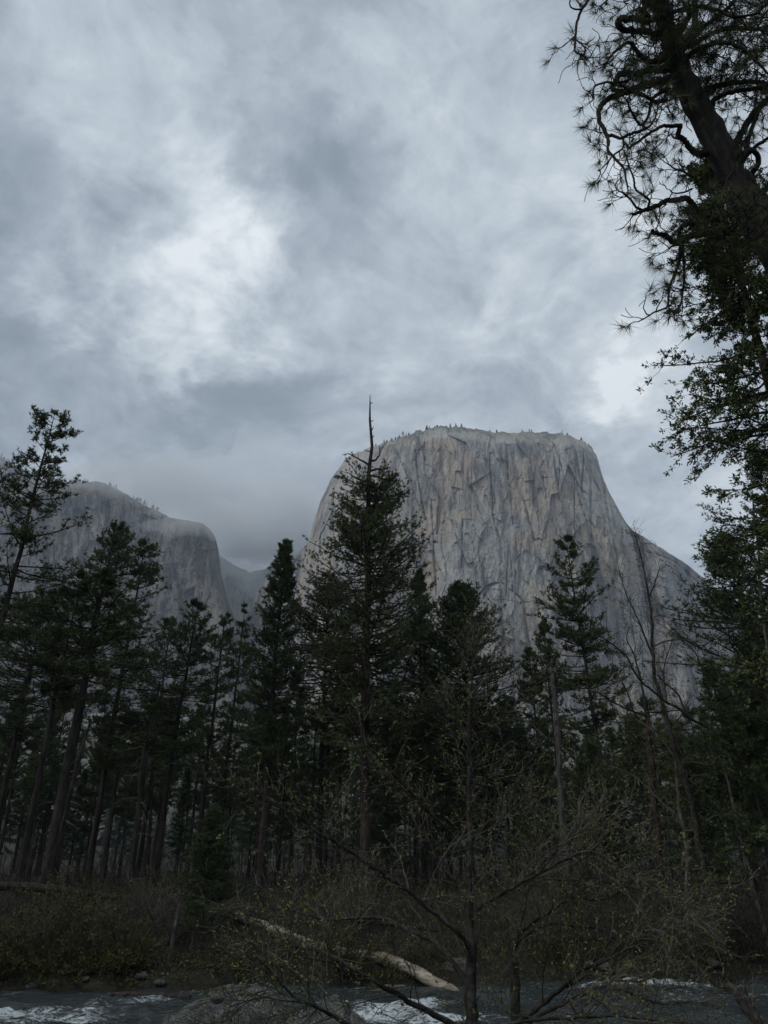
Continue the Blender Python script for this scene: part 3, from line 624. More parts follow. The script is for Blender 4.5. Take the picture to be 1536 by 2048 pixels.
# little trees on the cliff rims
rim = []
for i in range(3):
    mb = MB(); rs = np.random.RandomState(70 + i); per = 150; t_ = rs.rand(per) ** (.8 if i < 2 else .5); a_ = rs.rand(per) * 6.28
    rr = ((1 - t_) * (2.0, 3.2, 3.6)[i] + .4); P = np.stack([np.cos(a_) * rr * .25, np.sin(a_) * rr * .25, 1 + t_ * 11], -1)
    D = np.stack([np.cos(a_), np.sin(a_), .15 * rs.normal(size=per)], -1); mb.blades(P, D, rr, .9, 0, rs)
    mb.tubes(np.array([[0, 0, -3.0], [0, 0, 6], [0, 0, 12.6]]), np.array([.35, .2, .05]), 4, m=1)
    rim.append(mb.mesh('rim_tree', [M_far, M_bark]))
def rim_trees(q, lo, hi, n, group, label, smin, smax, seed):
    r = random.Random(seed); k = len(q)
    for i in range(n):
        if i % 5 == 0: ctr_ = r.random()
        c = q[int((lo + (hi - lo) * min(max(ctr_ + r.gauss(0, .02), 0), 1)) * (k - 1))]
        o = bpy.data.objects.new('rim_tree', rim[r.randrange(3)]); COL.objects.link(o)
        o.location = (c[0] + r.uniform(-2, 2), c[1] + 3 + r.uniform(0, 10), c[2] + 1); s = r.uniform(smin, smax); o.scale = (s, s, s * r.uniform(.8, 1.2)); o.rotation_euler = (0, 0, r.uniform(0, 6))
        tag(o, label, 'tree', group)
rim_trees(cap_top, .06, .9, 62, 'trees on the rim of the great pale cliff', 'tiny tree on the top rim of the great pale cliff', .6, 1.2, 1)
rim_trees(sh_top, .03, .3, 12, 'shrubs on the right shoulder ridge', 'tiny bush on the sloping shoulder ridge right of the pale cliff', .3, .6, 2)
rim_trees(lc_top, .42, .83, 46, 'trees on the rim of the stained cliff', 'tiny misty tree on the rim of the stained left cliff', .8, 1.6, 3)
rim_trees(rd_top, .50, .75, 20, 'trees on the far left ridge', 'tiny spire tree on the ridge at the far left', .9, 1.9, 4)

# ------------------------------------------------------------------ standing and fallen dead wood
def traced(pts, Ys, rad_px, sub=4, jitter=0.0, rng=None):
    """smooth polyline through pixel points at the given distances; radii given in photo pixels"""
    pts = np.array(pts, float); n = len(pts); Ys = np.interp(np.linspace(0, 1, n), np.linspace(0, 1, len(Ys)), Ys) if len(Ys) != n else np.array(Ys, float)
    rp = np.interp(np.linspace(0, 1, n), np.linspace(0, 1, len(rad_px)), rad_px)
    P = np.array([at(p[0], p[1], y) for p, y in zip(pts, Ys)]); R = []
    for p, q, r in zip(P, pts, rp): R.append(r * np.dot(p - np.array([0, 0, CZ]), [0, math.cos(RAD(PITCH)), math.sin(RAD(PITCH))]) / F)
    R = np.array(R)
    if sub > 1:   # catmull-rom
        Pe = np.vstack([2 * P[0] - P[1], P, 2 * P[-1] - P[-2]]); out = []; rr = []
        for i in range(n - 1):
            p0, p1, p2, p3 = Pe[i:i + 4]
            for k in range(sub):
                t = k / sub; out.append(.5 * ((2 * p1) + (p2 - p0) * t + (2 * p0 - 5 * p1 + 4 * p2 - p3) * t * t + (-p0 + 3 * p1 - 3 * p2 + p3) * t ** 3)); rr.append(R[i] * (1 - t) + R[i + 1] * t)
        out.append(P[-1]); rr.append(R[-1]); P = np.array(out); R = np.array(rr)
    if jitter: P = P + rng.normal(size=P.shape) * jitter
    return P, R
def rooted(P, R):
    """carry a traced stem on down into the ground"""
    g = float(hfun(P[:1, 0], P[:1, 1])[0]) - .3; h = P[0][2] - g
    if h < .3: return P, R
    d = (P[0] - P[min(6, len(P) - 1)]); d = d / max(-d[2], .25 * np.linalg.norm(d)) * .6; d[2] = -1; k = max(int(h / .6), 2); t = (np.arange(k, 0, -1) / k)[:, None]
    E = P[0] + np.hstack([d[:2] * h * (t - .35 * t ** 2), -h * t]); g2 = float(hfun(E[:1, 0], E[:1, 1])[0]) - .3; E[:, 2] = P[0][2] - (P[0][2] - g2) * t[:, 0]
    return np.vstack([E, P]), np.concatenate([R[0] * (1 + .35 * t[:, 0] ** 2), R])
def resample(P, k):
    s = np.concatenate([[0], np.cumsum(np.linalg.norm(np.diff(P, axis=0), axis=1))]); u = np.linspace(0, s[-1], k)
    return np.stack([np.interp(u, s, P[:, i]) for i in range(3)], -1), s[-1]

def snag(label, pts, Y, rads, mtl, limbs, seed, name='dead_tree', lm=None):
    rg = np.random.RandomState(seed); P, R = traced(pts, [Y], rads, 4, .03, rg); P, R = rooted(P, R)
    base = P[0].copy(); root = empty(name, base, label, 'dead tree')
    mb = MB(); mb.tubes(P - base, R * (1 + .08 * rg.normal(size=len(R))), 8, cap=True); mb.build('trunk', mtl, root)
    Pr, L = resample(P, 30); mb = MB(); i0 = (30 * (.25 + .72 * rg.rand(limbs))).astype(int); az = rg.rand(limbs) * 6.28
    D = np.stack([np.cos(az), np.sin(az), -.1 + .4 * rg.rand(limbs)], -1)
    S = bend(Pr[np.clip(i0, 0, 29)] - base, D, .5 + 1.6 * rg.rand(limbs), 7, rg, up=-.9, wob=.2)
    mb.tubes(S, np.linspace(.035, .008, 7)[None] * np.ones((limbs, 1)), 4); mb.build('branches', lm or mtl, root)['kind'] = 'stuff'
    return root
snag('broken grey snag with a blunt top beside the lopsided pine', [(1122, 1600), (1118, 1500), (1112, 1440), (1109, 1390), (1104, 1350), (1102, 1318)], 48, [6.5, 6, 5.5, 4.5, 3.5, 2], M_snag, 30, 31)
snag('bleached leaning snag with drooping pale limbs at the far left', [(105, 1745), (130, 1630), (158, 1520), (182, 1440)], 52, [6, 5, 4, 2], M_bark, 24, 32, lm=M_pale)
snag('pale forked snag stub among the left trunks', [(268, 1700), (280, 1600), (288, 1500), (291, 1490)], 55, [6, 5, 4, 2], M_bark, 14, 33, lm=M_pale)
snag('short charred stub on the left terrace', [(60, 1730), (68, 1700), (76, 1668)], 50, [7, 5, 2], M_bark, 2, 34, 'charred_stub')
snag('dead pale topped snag right of the forked stub', [(300, 1680), (304, 1560), (312, 1440), (318, 1365)], 62, [4, 3.5, 3, 1.5], M_bark, 20, 35, lm=M_pale)
def hit(px, py, off=0.0, y0=24.0):
    for Y in np.arange(y0, 70, .05):
        p = at(px, py, Y)
        if p[2] <= float(hfun(np.array([p[0]]), np.array([Y]))[0]) + off: return Y
    return 45.0
# fallen log: runs from the terrace down to the water
P, R = traced([(472, 1830), (540, 1856), (600, 1880), (680, 1905), (760, 1915), (830, 1942), (900, 1985), (930, 2004)], [hit(472, 1830, .1), 40.5, 39.5, 38.5, 37.5, 36.6, 35, 34.4], [6, 8.5, 9, 9, 10, 11.5, 12.5, 10], 6)
base = P[-1].copy(); rg = np.random.RandomState(4); root = empty('fallen_log', base, 'long pale barkless log fallen across the far bank into the river', 'log')
mb = MB(); th = R * (1 + .05 * rg.normal(size=len(R))); mb.tubes(P - base + rg.normal(size=P.shape) * .02, th, 12, cap=True); mb.build('log', M_log, root, True)
mb = MB(); i0 = rg.randint(2, len(P) - 2, 22); D = np.stack([rg.normal(size=22) * .5, rg.normal(size=22) * .4 - .2, .5 + rg.rand(22)], -1); D /= np.linalg.norm(D, axis=1, keepdims=True)
mb.tubes(bend(P[i0] - base, D, R[i0] + .15 + .7 * rg.rand(22) ** 2, 4, rg, wob=.15), np.linspace(.05, .015, 4)[None] * np.ones((22, 1)), 5); mb.build('branch_stubs', M_bark, root)
def log(name, label, pts, Ys, rads, mtl, sub=4):
    P, R = traced(pts, Ys, rads, sub); b = P[0].copy(); mb = MB(); rg = np.random.RandomState(len(label)); mb.tubes(P - b + rg.normal(size=P.shape) * .015, R, 9, cap=True)
    o = mb.build(name, mtl); o.location = b; return tag(o, label, 'log')
log('driftwood_log', 'low pale driftwood log lying at the waterline under the white log', [(668, 1983), (720, 1980), (780, 1974), (812, 1972)], [35.5, 36], [3, 5, 5, 2], M_log)
log('driftwood_log', 'thin wet driftwood stick just above the rapids in midstream', [(630, 1990), (690, 1989), (760, 1981), (830, 1976)], [34, 35.3], [2, 3, 2.5, 1.5], M_pale)
log('driftwood_log', 'dark half sunk log with pale end left of the boulder', [(222, 1988), (270, 1990), (340, 1994), (380, 1996)], [32.5, 32], [3, 5, 6, 6], M_bark)
log('fallen_log', 'mossy trunk lying along the terrace at the left edge', [(-60, 1772), (60, 1774), (170, 1786), (240, 1798)], [45, 43], [9, 8, 6, 4], M_bark)
log('fallen_log', 'dark fallen trunk in the brush behind the fork of the foreground alder', [(700, 1838), (820, 1852), (960, 1872), (1120, 1880), (1250, 1874)], [43, 41], [5, 7, 8, 8, 5], M_bark)
log('dead_sapling', 'thin pale stem leaning at the waterline in front of the black fir', [(334, 1962), (342, 1900), (352, 1840), (360, 1800)], [36.5, 36.5], [4.5, 4, 3, 1.5], M_snag)

# ------------------------------------------------------------------ rocks
def rock(label, px, py, Y, wd, hg, dp, seed, group=None, name='boulder'):
    import bmesh
    bm = bmesh.new(); bmesh.ops.create_icosphere(bm, subdivisions=5 if wd > 1.5 else 3, radius=1); nn = Noise(seed)
    for v in bm.verts:
        c = v.co; a = np.array([c.x * 1.3 + 7 + c.z * .7]); b = np.array([c.y * 1.3 + 3 - c.z * .9])
        k = 1 + .30 * float(nn.fbm(a, b, 2)[0]) + .13 * float(nn.fbm(a * 4, b * 4, 3)[0])
        bx, by, r1, r2, r3 = nn.cell(a * 1.6, b * 1.6); k += .16 * float(r1[0])
        v.co = (c.x * k * wd / 2, c.y * k * dp / 2, c.z * k * hg / 2 if c.z > 0 else c.z * hg * .3)
    me = bpy.data.meshes.new(name); bm.to_mesh(me); bm.free(); me.materials.append(M_rock)
    for p in me.polygons: p.use_smooth = wd > 1.5
    o = bpy.data.objects.new(name, me); COL.objects.link(o); p = at(px, py, Y); o.location = (p[0], Y, p[2] - hg * .5); return tag(o, label, 'rock', group)
rock('broad speckled grey boulder at the bottom with a small pale stone on top', 480, 1972, 19, 3.4, 2.8, 2.4, 5)
rock('low grey rock sloping into the river right of the broad speckled boulder', 640, 2012, 18.0, 2.3, 1.8, 2.0, 6)
rock('small round pale stone resting on the broad speckled boulder', 436, 1984, 18.2, .30, .26, .26, 7, name='stone')
rock('angular grey boulder on the far bank behind the foreground alder trunk', 925, 1918, 37.8, 2.3, 1.5, 1.4, 8)
rock('dark boulder at the waterline far left', 40, 1985, 33.2, 2.2, .8, 1.2, 9)
rg = random.Random(3)
for i in range(44):
    x = rg.uniform(-19, 20); yb = float(bank_y(np.array([x]))[0]) + rg.uniform(-1.2, 3.5)
    z = float(hfun(np.array([x]), np.array([yb]))[0]); s = rg.uniform(.10, .36)
    o = rock('grey stone among the many on the far river bank', 768, 1900, 30, s * 1.3, s * .9, s, 100 + i % 7, 'stones along the far bank', 'bank_stone') if i < 7 else bpy.data.objects['bank_stone' if i % 7 == 0 else 'bank_stone.%03d' % (i % 7)].copy()
    if i >= 7: COL.objects.link(o); o.scale = (rg.uniform(.5, 1.6),) * 3
    o.location = (x, yb, z + .05); o.rotation_euler = (0, 0, rg.uniform(0, 6))

# ------------------------------------------------------------------ shrubs
def leafy(mb, TW, rg, mleaf, nleaf, L, Wd, spread=.7, s0=.3):
    st = s0 + (1 - s0) * rg.rand(len(TW), nleaf); Q, QD = along(TW, st); Q = Q.reshape(-1, 3); QD = QD.reshape(-1, 3)
    mb.leaves(Q, ang_dirs(rg, len(Q), QD, spread), L * (.6 + .8 * rg.rand(len(Q))), Wd, mleaf, rg)
def shrub(name, label, px, py, Y, R, H, nst, mst, mlf, nleaf, seed, cat='shrub', group=None, stem_r=.02, twig=10, droop=-.2, L=.08):
    rg = np.random.RandomState(seed); b = at(px, py, Y); g = float(hfun(np.array([b[0]]), np.array([Y]))[0]); root = empty(name, (b[0], Y, g - .05), label, cat, group)
    az = rg.rand(nst) * 6.28; rad = R * rg.rand(nst) ** .6
    D = np.stack([np.cos(az) * rad / H, np.sin(az) * rad / H, np.ones(nst)], -1); D /= np.linalg.norm(D, axis=1, keepdims=True)
    P0 = np.stack([np.cos(az) * rad * .2, np.sin(az) * rad * .2, 0 * az], -1)
    S = bend(P0, D, H * (.55 + .5 * rg.rand(nst)), 9, rg, up=droop, wob=.12)
    mb = MB(); mb.tubes(S, np.linspace(stem_r, stem_r * .25, 9)[None] * np.ones((nst, 1)), 4)
    s = .2 + .8 * rg.rand(nst, twig); Q, QD = along(S, s); Q = Q.reshape(-1, 3); QD = QD.reshape(-1, 3)
    TW = bend(Q, ang_dirs(rg, len(Q), QD, .6), H * .22 * (.4 + .9 * rg.rand(len(Q))), 5, rg, up=.1, wob=.2)
    mb.tubes(TW, np.linspace(stem_r * .4, stem_r * .18, 5)[None] * np.ones((len(TW), 1)), 3)
    Q, QD = along(TW, .3 + .7 * rg.rand(len(TW), 3)); Q = Q.reshape(-1, 3); QD = QD.reshape(-1, 3)
    T2 = bend(Q, ang_dirs(rg, len(Q), QD, .6), H * .09 * (.4 + .9 * rg.rand(len(Q))), 4, rg, wob=.2)
    mb.tubes(T2, np.full((len(T2), 4), stem_r * .2), 3)
    mb.build('stems', mst, root)
    if nleaf:
        mb = MB(); leafy(mb, TW, rg, 0, nleaf, L, L * .45); leafy(mb, T2, rg, 0, max(nleaf // 3, 1), L, L * .45); mb.build('leaves', mlf, root)
    return root
shrub('bare_shrub', 'pale grey leafless shrub on the far bank left of the black fir', 330, 1850, 39, 2.4, 3.6, 26, M_twig, None, 0, 41, stem_r=.03, twig=14, droop=-.5)
shrub('leafy_bush', 'large dark green bush at the left above the rapids', 130, 1900, 37, 2.9, 3.4, 40, M_twig, M_bush, 9, 42, L=.12)
shrub('leafy_bush', 'rounded brown green bush at the bottom left corner of the far bank', 10, 1940, 35.5, 2.0, 2.4, 30, M_twig, M_bush, 7, 43, L=.11)
shrub('leafy_bush', 'small green bush between the left bush and the leaning pale stem', 255, 1930, 36.5, 1.6, 1.9, 26, M_twig, M_bush, 7, 44, L=.1)
shrub('leafy_bush', 'dark low bush overhanging the water at the left edge', 20, 1968, 34.4, 1.7, 1.5, 30, M_brush, M_bush, 7, 53, L=.11, droop=-.8)
shrub('leafy_bush', 'dark low bush overhanging the water under the large left bush', 130, 1972, 34.8, 1.7, 1.4, 30, M_brush, M_bush, 7, 54, L=.11, droop=-.8)
shrub('leafy_bush', 'dark low bush overhanging the water before the half sunk log', 235, 1970, 35.2, 1.6, 1.3, 30, M_brush, M_bush, 6, 55, L=.11, droop=-.8)
shrub('bare_shrub', 'dark leafless brush hanging over the waterline behind the boulder', 480, 1955, 35.9, 1.8, 1.5, 34, M_brush, M_bush, 3, 56, droop=-.8)
shrub('bare_shrub', 'dark brush hanging over the waterline right of the forked alder', 1140, 1945, 38.4, 2.0, 1.6, 36, M_brush, M_bush, 3, 57, droop=-.8)
shrub('bare_shrub', 'dark brush hanging over the waterline under the mottled trunk', 1390, 1940, 39.2, 2.2, 1.7, 36, M_brush, M_bush, 3, 58, droop=-.8)
shrub('budding_shrub', 'yellow green budding shrub under the middle of the white log', 590, 1930, 37, 1.8, 2.0, 26, M_twig, M_bush, 4, 45)
shrub('budding_shrub', 'low twiggy bush leaning over the lower end of the white log', 770, 1968, 36.0, 1.1, 1.2, 24, M_brush, M_bush, 4, 59)
shrub('budding_shrub', 'dense budding shrub hiding the middle of the white log', 690, 1955, 36.3, 1.5, 1.9, 30, M_brush, M_bush, 6, 52)
shrub('budding_shrub', 'fine budding shrub standing behind the white log at centre', 700, 1860, 42, 2.6, 3.8, 30, M_twig, M_young, 2, 46)
shrub('budding_shrub', 'tall thin budding thicket bush behind the forked alder', 1080, 1880, 41, 3.2, 4.6, 40, M_twig, M_bush, 2, 47)
shrub('bare_shrub', 'brown leafless thicket shrub at the right waterline', 1310, 1930, 40, 3.4, 4.2, 46, M_alder, M_bush, 1, 48)
shrub('bare_shrub', 'dark tangled shrub at the bottom right beyond the river', 1500, 1940, 40, 3.0, 4.8, 40, M_alder, M_bush, 2, 49)
shrub('leafy_bush', 'dense low bush below the boulder behind the alder trunk', 850, 1955, 38.4, 1.6, 1.3, 24, M_twig, M_bush, 5, 50)

# undergrowth: nobody could count it
rs = np.random.RandomState(51); mb = MB(); n = 4800
X = rs.uniform(-1, 1, n); Y = 37 + 75 * rs.rand(n) ** 1.7; X = X * (Y * .62 + 3); Y = Y + .16 * X; k = hfun(X, Y) > .35; X, Y = X[k], Y[k]; n = len(X)
g = hfun(X, Y); Hh = (.5 + 3.2 * rs.rand(n) ** 2.2) * (1 + smooth(60, 110, Y)); D = np.stack([rs.normal(size=n) * .35, rs.normal(size=n) * .35, np.ones(n)], -1); D /= np.linalg.norm(D, axis=1, keepdims=True)
S = bend(np.stack([X, Y, g - .1], -1), D, Hh, 5, rs, up=-.4, wob=.2); mb.tubes(S, np.linspace(.018, .005, 5)[None] * (1 + .02 * (Y[:, None] - 37)), 3)
Q, QD = along(S, .3 + .7 * rs.rand(n, 4)); Q = Q.reshape(-1, 3); QD = QD.reshape(-1, 3)
mb.blades(Q, ang_dirs(rs, len(Q), QD, .7), .3 * np.repeat(Hh, 4) * (.5 + rs.rand(len(Q))), .022, 0, rs)
tag(mb.build('undergrowth', M_brush), 'dry brown brush covering the forest floor', None, None, 'stuff')
mb = MB(); n = 1500; X = rs.uniform(-1, 1, n); Y = 35.5 + 30 * rs.rand(n) ** 1.9; X = X * (Y * .62 + 3); Y = Y + .16 * X; k = hfun(X, Y) > .02; X, Y = X[k], Y[k]; n = len(X); g = hfun(X, Y)
m_ = 26; P = np.repeat(np.stack([X, Y, g], -1), m_, 0); sc = np.repeat(.25 + .5 * rs.rand(n), m_)[:, None]; off = rs.normal(size=(n * m_, 3)) * sc * .6; off[:, 2] = np.abs(off[:, 2]) * .9
mb.leaves(P + off, ang_dirs(rs, n * m_, np.array([0, 0, .4]) + off, .5), .12 + .08 * rs.rand(n * m_), .05, 0, rs)
tag(mb.build('ground_cover', M_bush), 'low dark green leaves on the far bank', None, None, 'stuff')

# ------------------------------------------------------------------ traced broadleaf trees
def branch_tree(name, label, cat, stems, mtl, mleaf, seed, twig=(6, .5), sub=(4, .2), leaf=(2, .05, .02), part_names=('trunk', 'branch'), tr=.006, spread=.55, leafpart='leaves', thin=.68):
    """stems: list of (is_trunk, points, distances, radii in px); twigs and buds grow off them"""
    rg = np.random.RandomState(seed); root = None; allP = []
    tw_all = []
    for idx, (tk, pts, Ys, rads) in enumerate(stems):
        P, R = traced(pts, Ys, rads, 4, .0)
        R = R * thin
        if root is None: P, R = rooted(P, R); base = P[0].copy(); root = empty(name, base, label, cat)
        P = P - base; P[1:-1] += rg.normal(size=P[1:-1].shape) * R[1:-1, None] * .22
        mb = MB(); mb.tubes(P, R, 8 if R[0] > .03 else 6); mb.build('trunk' if tk else 'branch', mtl, root, True)
        L = np.linalg.norm(np.diff(P, axis=0), axis=1).sum(); k = max(int(L * twig[0]), 2); allP.append((P, R, L, k))
        Pr, _ = resample(P, 24); Rr = np.interp(np.linspace(0, 1, 24), np.linspace(0, 1, len(R)), R)
        s = (.18 if not tk else .3) + .8 * rg.rand(1, k); s = np.clip(s, 0, .99); Q, QD = along(Pr[None], s); Q = Q[0]; QD = QD[0]
        Lw = twig[1] * (.35 + rg.rand(k)) * (1.25 - .6 * s[0])
        D = ang_dirs(rg, k, QD * .9 + np.array([0, 0, .05]), spread)
        tw_all.append(bend(Q, D, Lw, 7, rg, up=.08, wob=.2))
    TW = np.concatenate(tw_all); L1 = np.linalg.norm(TW[:, -1] - TW[:, 0], axis=1)
    mb = MB(); mb.tubes(TW, np.linspace(tr, tr * .4, 7)[None] * np.clip(L1[:, None] / twig[1], .5, 1.6), 3)
    s = .2 + .8 * rg.rand(len(TW), sub[0]); Q, QD = along(TW, s); Q = Q.reshape(-1, 3); QD = QD.reshape(-1, 3)
    T2 = bend(Q, ang_dirs(rg, len(Q), QD, .55), sub[1] * (.4 + rg.rand(len(Q))), 4, rg, up=.05, wob=.25); mb.tubes(T2, np.linspace(tr * .6, tr * .35, 4)[None] * np.ones((len(T2), 1)), 3)
    o = mb.build('twigs', M_twig, root); o['kind'] = 'stuff'
    if leaf[0]:
        mb = MB(); keep = rg.rand(len(T2)) < .75; leafy(mb, T2[keep], rg, 0, leaf[0], leaf[1], leaf[2], .8, .4)
        o = mb.build(leafpart, mleaf, root); o['kind'] = 'stuff'
    return root
z6 = lambda L: [(500 + .3385 * x, 1500 + .3385 * y) for x, y in L]
z7 = lambda L: [(1016 + .3385 * x, 1500 + .3385 * y) for x, y in L]
z3 = lambda L: [(1016 + .3385 * x, 1150 + .3385 * y) for x, y in L]
branch_tree('alder_tree', 'bare budding alder in the foreground with straight grey trunk and long slanting limbs', 'alder tree', [
    (1, [(952, 2250), (948, 2120), (945, 2048), (942, 1950), (940, 1850), (937, 1750), (940, 1650), (938, 1550), (941, 1450), (943, 1380), (946, 1285)], [9.3, 9.6], [20, 19, 18, 16, 13, 10, 8, 6, 4.5, 3, 1.5]),
    (0, z6([(1300, 1180), (1240, 1090), (1060, 940), (930, 830), (800, 740), (640, 640), (500, 540), (400, 490), (300, 400), (200, 350), (0, 260), (-120, 230)]), [9.4, 8.0], [8, 7, 6, 5, 3, 1.5]),
    (0, z6([(1300, 640), (1240, 560), (1180, 480), (1060, 370), (960, 260), (880, 180), (800, 80), (720, 0), (600, -100), (520, -150)]), [9.5, 8.8], [5, 4.5, 3.5, 2.5, 1.2]),
    (0, z6([(1310, 1420), (1250, 1330), (1160, 1210), (1060, 1120), (900, 1050), (800, 1000), (640, 990), (450, 1000), (250, 950), (0, 930), (-160, 950)]), [9.4, 10.4], [10, 8, 6, 4, 2.5, 1.2]),
    (0, z6([(1330, 1700), (1180, 1619), (1050, 1540), (900, 1460), (760, 1380), (640, 1310), (520, 1250), (400, 1190), (250, 1160), (40, 1150)]), [9.4, 8.4], [10, 8, 7, 5, 3, 1.5]),
    (0, z6([(700, 1340), (540, 1270), (440, 1250), (300, 1225), (60, 1210)]), [8.6, 8.0], [3.5, 2.5, 1.2]),
    (0, z6([(800, 1750), (640, 1660), (560, 1619), (440, 1540), (300, 1480), (200, 1400), (120, 1300), (40, 1230)]), [8.5, 7.6], [8, 7, 5, 3, 1.2]),
    (0, z6([(480, 1560), (360, 1500), (200, 1480), (60, 1460), (-120, 1520)]), [8.0, 7.6], [4, 2.5, 1.5]),
    (0, z6([(1310, 960), (1400, 900), (1480, 860), (1560, 830), (1680, 760)]), [9.5, 10.2], [5, 4, 2, 1.2]),
    (0, z6([(1310, 860), (1240, 800), (1160, 720), (1080, 580), (1040, 480)]), [9.5, 9.8], [4, 3, 1.5]),
    (0, z6([(1310, 520), (1400, 480), (1480, 420), (1560, 330), (1640, 230)]), [9.6, 10], [4, 3, 1.2]),
    (0, z6([(1315, 210), (1400, 170), (1536, 160), (1650, 130)]), [9.6, 10], [3, 2, 1]),
    (0, z6([(1310, 130), (1240, -40), (1180, -160), (1120, -260)]), [9.6, 9.2], [2.5, 1.6, 1]),
    (0, z6([(1300, 10), (1400, -100), (1500, -180), (1600, -300)]), [9.6, 9.9], [2.5, 1.6, 1])],
    M_alder, M_bud, 81, twig=(13, .8), sub=(6, .3), leaf=(5, .034, .018), tr=.0062)
branch_tree('alder_tree', 'bare budding alder with forked trunk and arching limbs right of the straight one', 'alder tree', [
    (1, [(1036, 2260), (1034, 2120), (1033, 2048), (1030, 1970), (1027, 1920), (1026, 1899)], [9.9, 10.2], [20, 18, 16, 14, 13, 12]),
    (1, z7([(30, 1190), (60, 1060), (90, 960), (110, 850), (140, 700), (160, 480), (170, 300)]), [10.2, 10.7], [7, 6, 4, 3, 1.5]),
    (0, z7([(35, 1180), (80, 1080), (160, 1010), (260, 950), (330, 900), (400, 870), (520, 890), (640, 850), (760, 740)]), [10.2, 9.3], [7, 5, 4, 2.5, 1]),
    (0, z7([(-150, 920), (-60, 860), (0, 830), (100, 770), (220, 710), (330, 650), (460, 600), (600, 620), (760, 570), (850, 520)]), [9.6, 9.0], [5, 5, 4, 3, 1.2]),
    (0, z7([(100, 770), (220, 650), (330, 560), (440, 460), (510, 350), (620, 300)]), [9.5, 9.9], [4, 3, 2, 1]),
    (0, z7([(40, 1640), (130, 1560), (260, 1450), (340, 1390), (430, 1300), (560, 1250), (740, 1160), (830, 1090), (1000, 1030), (1140, 970)]), [9.9, 8.6], [9, 7, 5, 3.5, 2, 1]),
    (0, z7([(340, 1400), (480, 1330), (570, 1330), (640, 1360), (780, 1365), (870, 1330), (960, 1270), (1010, 1200)]), [9.5, 9.0], [5, 4, 3, 1]),
    (0, z7([(60, 1700), (160, 1580), (330, 1500), (460, 1430), (560, 1400), (700, 1430), (860, 1490), (980, 1500), (1150, 1470), (1280, 1420)]), [9.4, 8.4], [7, 5, 4, 2.5, 1]),
    (0, z7([(0, 1620), (200, 1590), (420, 1580), (640, 1570), (900, 1600), (1200, 1620)]), [8.6, 8.2], [5, 5, 4, 2, 1]),
    (0, z7([(-10, 600), (60, 595), (200, 600), (330, 620), (460, 640), (620, 620)]), [9.8, 9.2], [2, 2.5, 2, 1]),
    (0, z7([(330, 910), (420, 780), (480, 620), (500, 540)]), [9.5, 9.8], [2.5, 2, 1]),
    (0, z7([(210, 760), (380, 770), (560, 780), (760, 820), (900, 870), (1060, 910), (1300, 935)]), [9.6, 8.8], [3, 3, 2, 1]),
    (0, z7([(60, 1130), (220, 1030), (400, 1040), (540, 1060), (700, 1130), (900, 1080), (1060, 1040)]), [9.9, 9.1], [4, 3, 2, 1])],
    M_alder, M_bud, 82, twig=(13, .8), sub=(6, .3), leaf=(5, .034, .018), tr=.0062)
branch_tree('cottonwood_tree', 'tall thin leafless tree with forked tip against the pale cliff', 'bare tree', [
    (1, [(1400, 1700), (1380, 1600), (1350, 1500), (1334, 1440), (1320, 1387), (1310, 1353), (1305, 1300), (1304, 1235), (1297, 1194), (1290, 1150), (1280, 1105), (1270, 1070)], [39.5, 40.4], [9, 8, 7, 6, 5, 4, 3, 2, 1.2]),
    (0, z3([(830, 140), (870, 40), (900, -60)]), [40.2, 40.6], [2.4, 1.8, .9]),
    (0, z3([(855, 480), (800, 340), (760, 240), (700, 120), (660, -20)]), [40.2, 38.7], [3, 2.2, 1.6, .9]),
    (0, z3([(1180, 900), (1080, 850), (1010, 790), (920, 740), (850, 680), (780, 620), (740, 560), (690, 470), (560, 370), (500, 330)]), [39.5, 37.6], [4, 4, 3, 2.5, 1]),
    (0, z3([(1080, 860), (1040, 780), (1000, 700), (930, 640), (880, 590)]), [39.5, 40.2], [3.5, 3, 2]),
    (0, z3([(860, 420), (960, 385), (1060, 390), (1130, 420), (1160, 480)]), [39.9, 41.4], [2, 1.6, .9]),
    (0, z3([(1160, 620), (1130, 500), (1060, 410), (960, 330), (880, 280)]), [39.9, 41.4], [2, 1.6, .9]),
    (0, z3([(940, 760), (920, 560), (960, 420), (1000, 300)]), [39.9, 41.4], [2, 1.6, .9])],
    M_alder, M_young, 83, twig=(5.3, 1.20), sub=(4, 0.51), leaf=(2, 0.099, 0.046), tr=0.0135)
branch_tree('cottonwood_tree', 'reddish broken trunked tree with crooked leafless limbs before the pale cliff', 'bare tree', [
    (1, z3([(880, 1500), (860, 1250), (850, 1100), (832, 1000), (822, 900), (812, 760)]), [41.0, 41.8], [11, 10, 9, 8, 6.5]),
    (0, z3([(815, 790), (790, 650), (770, 560), (740, 460), (700, 380), (720, 300)]), [41.6, 42.3], [4, 3, 2, 1]),
    (0, z3([(815, 830), (700, 790), (600, 740), (540, 700), (470, 690)]), [41.6, 40.1], [3, 2, 1]),
    (0, z3([(820, 860), (780, 850), (740, 800), (700, 680), (640, 580), (600, 530)]), [41.6, 42.6], [3, 2, 1]),
    (0, z3([(830, 810), (920, 808), (1020, 800), (1140, 830)]), [41.6, 42.6], [2.4, 2, 1]),
    (0, z3([(830, 960), (920, 900), (1020, 840), (1080, 700)]), [41.6, 42.6], [2.4, 2, 1])],
    M_bark_red, M_young, 84, twig=(6.6, 1.09), sub=(4, 0.47), leaf=(2, 0.090, 0.043), tr=0.0134)
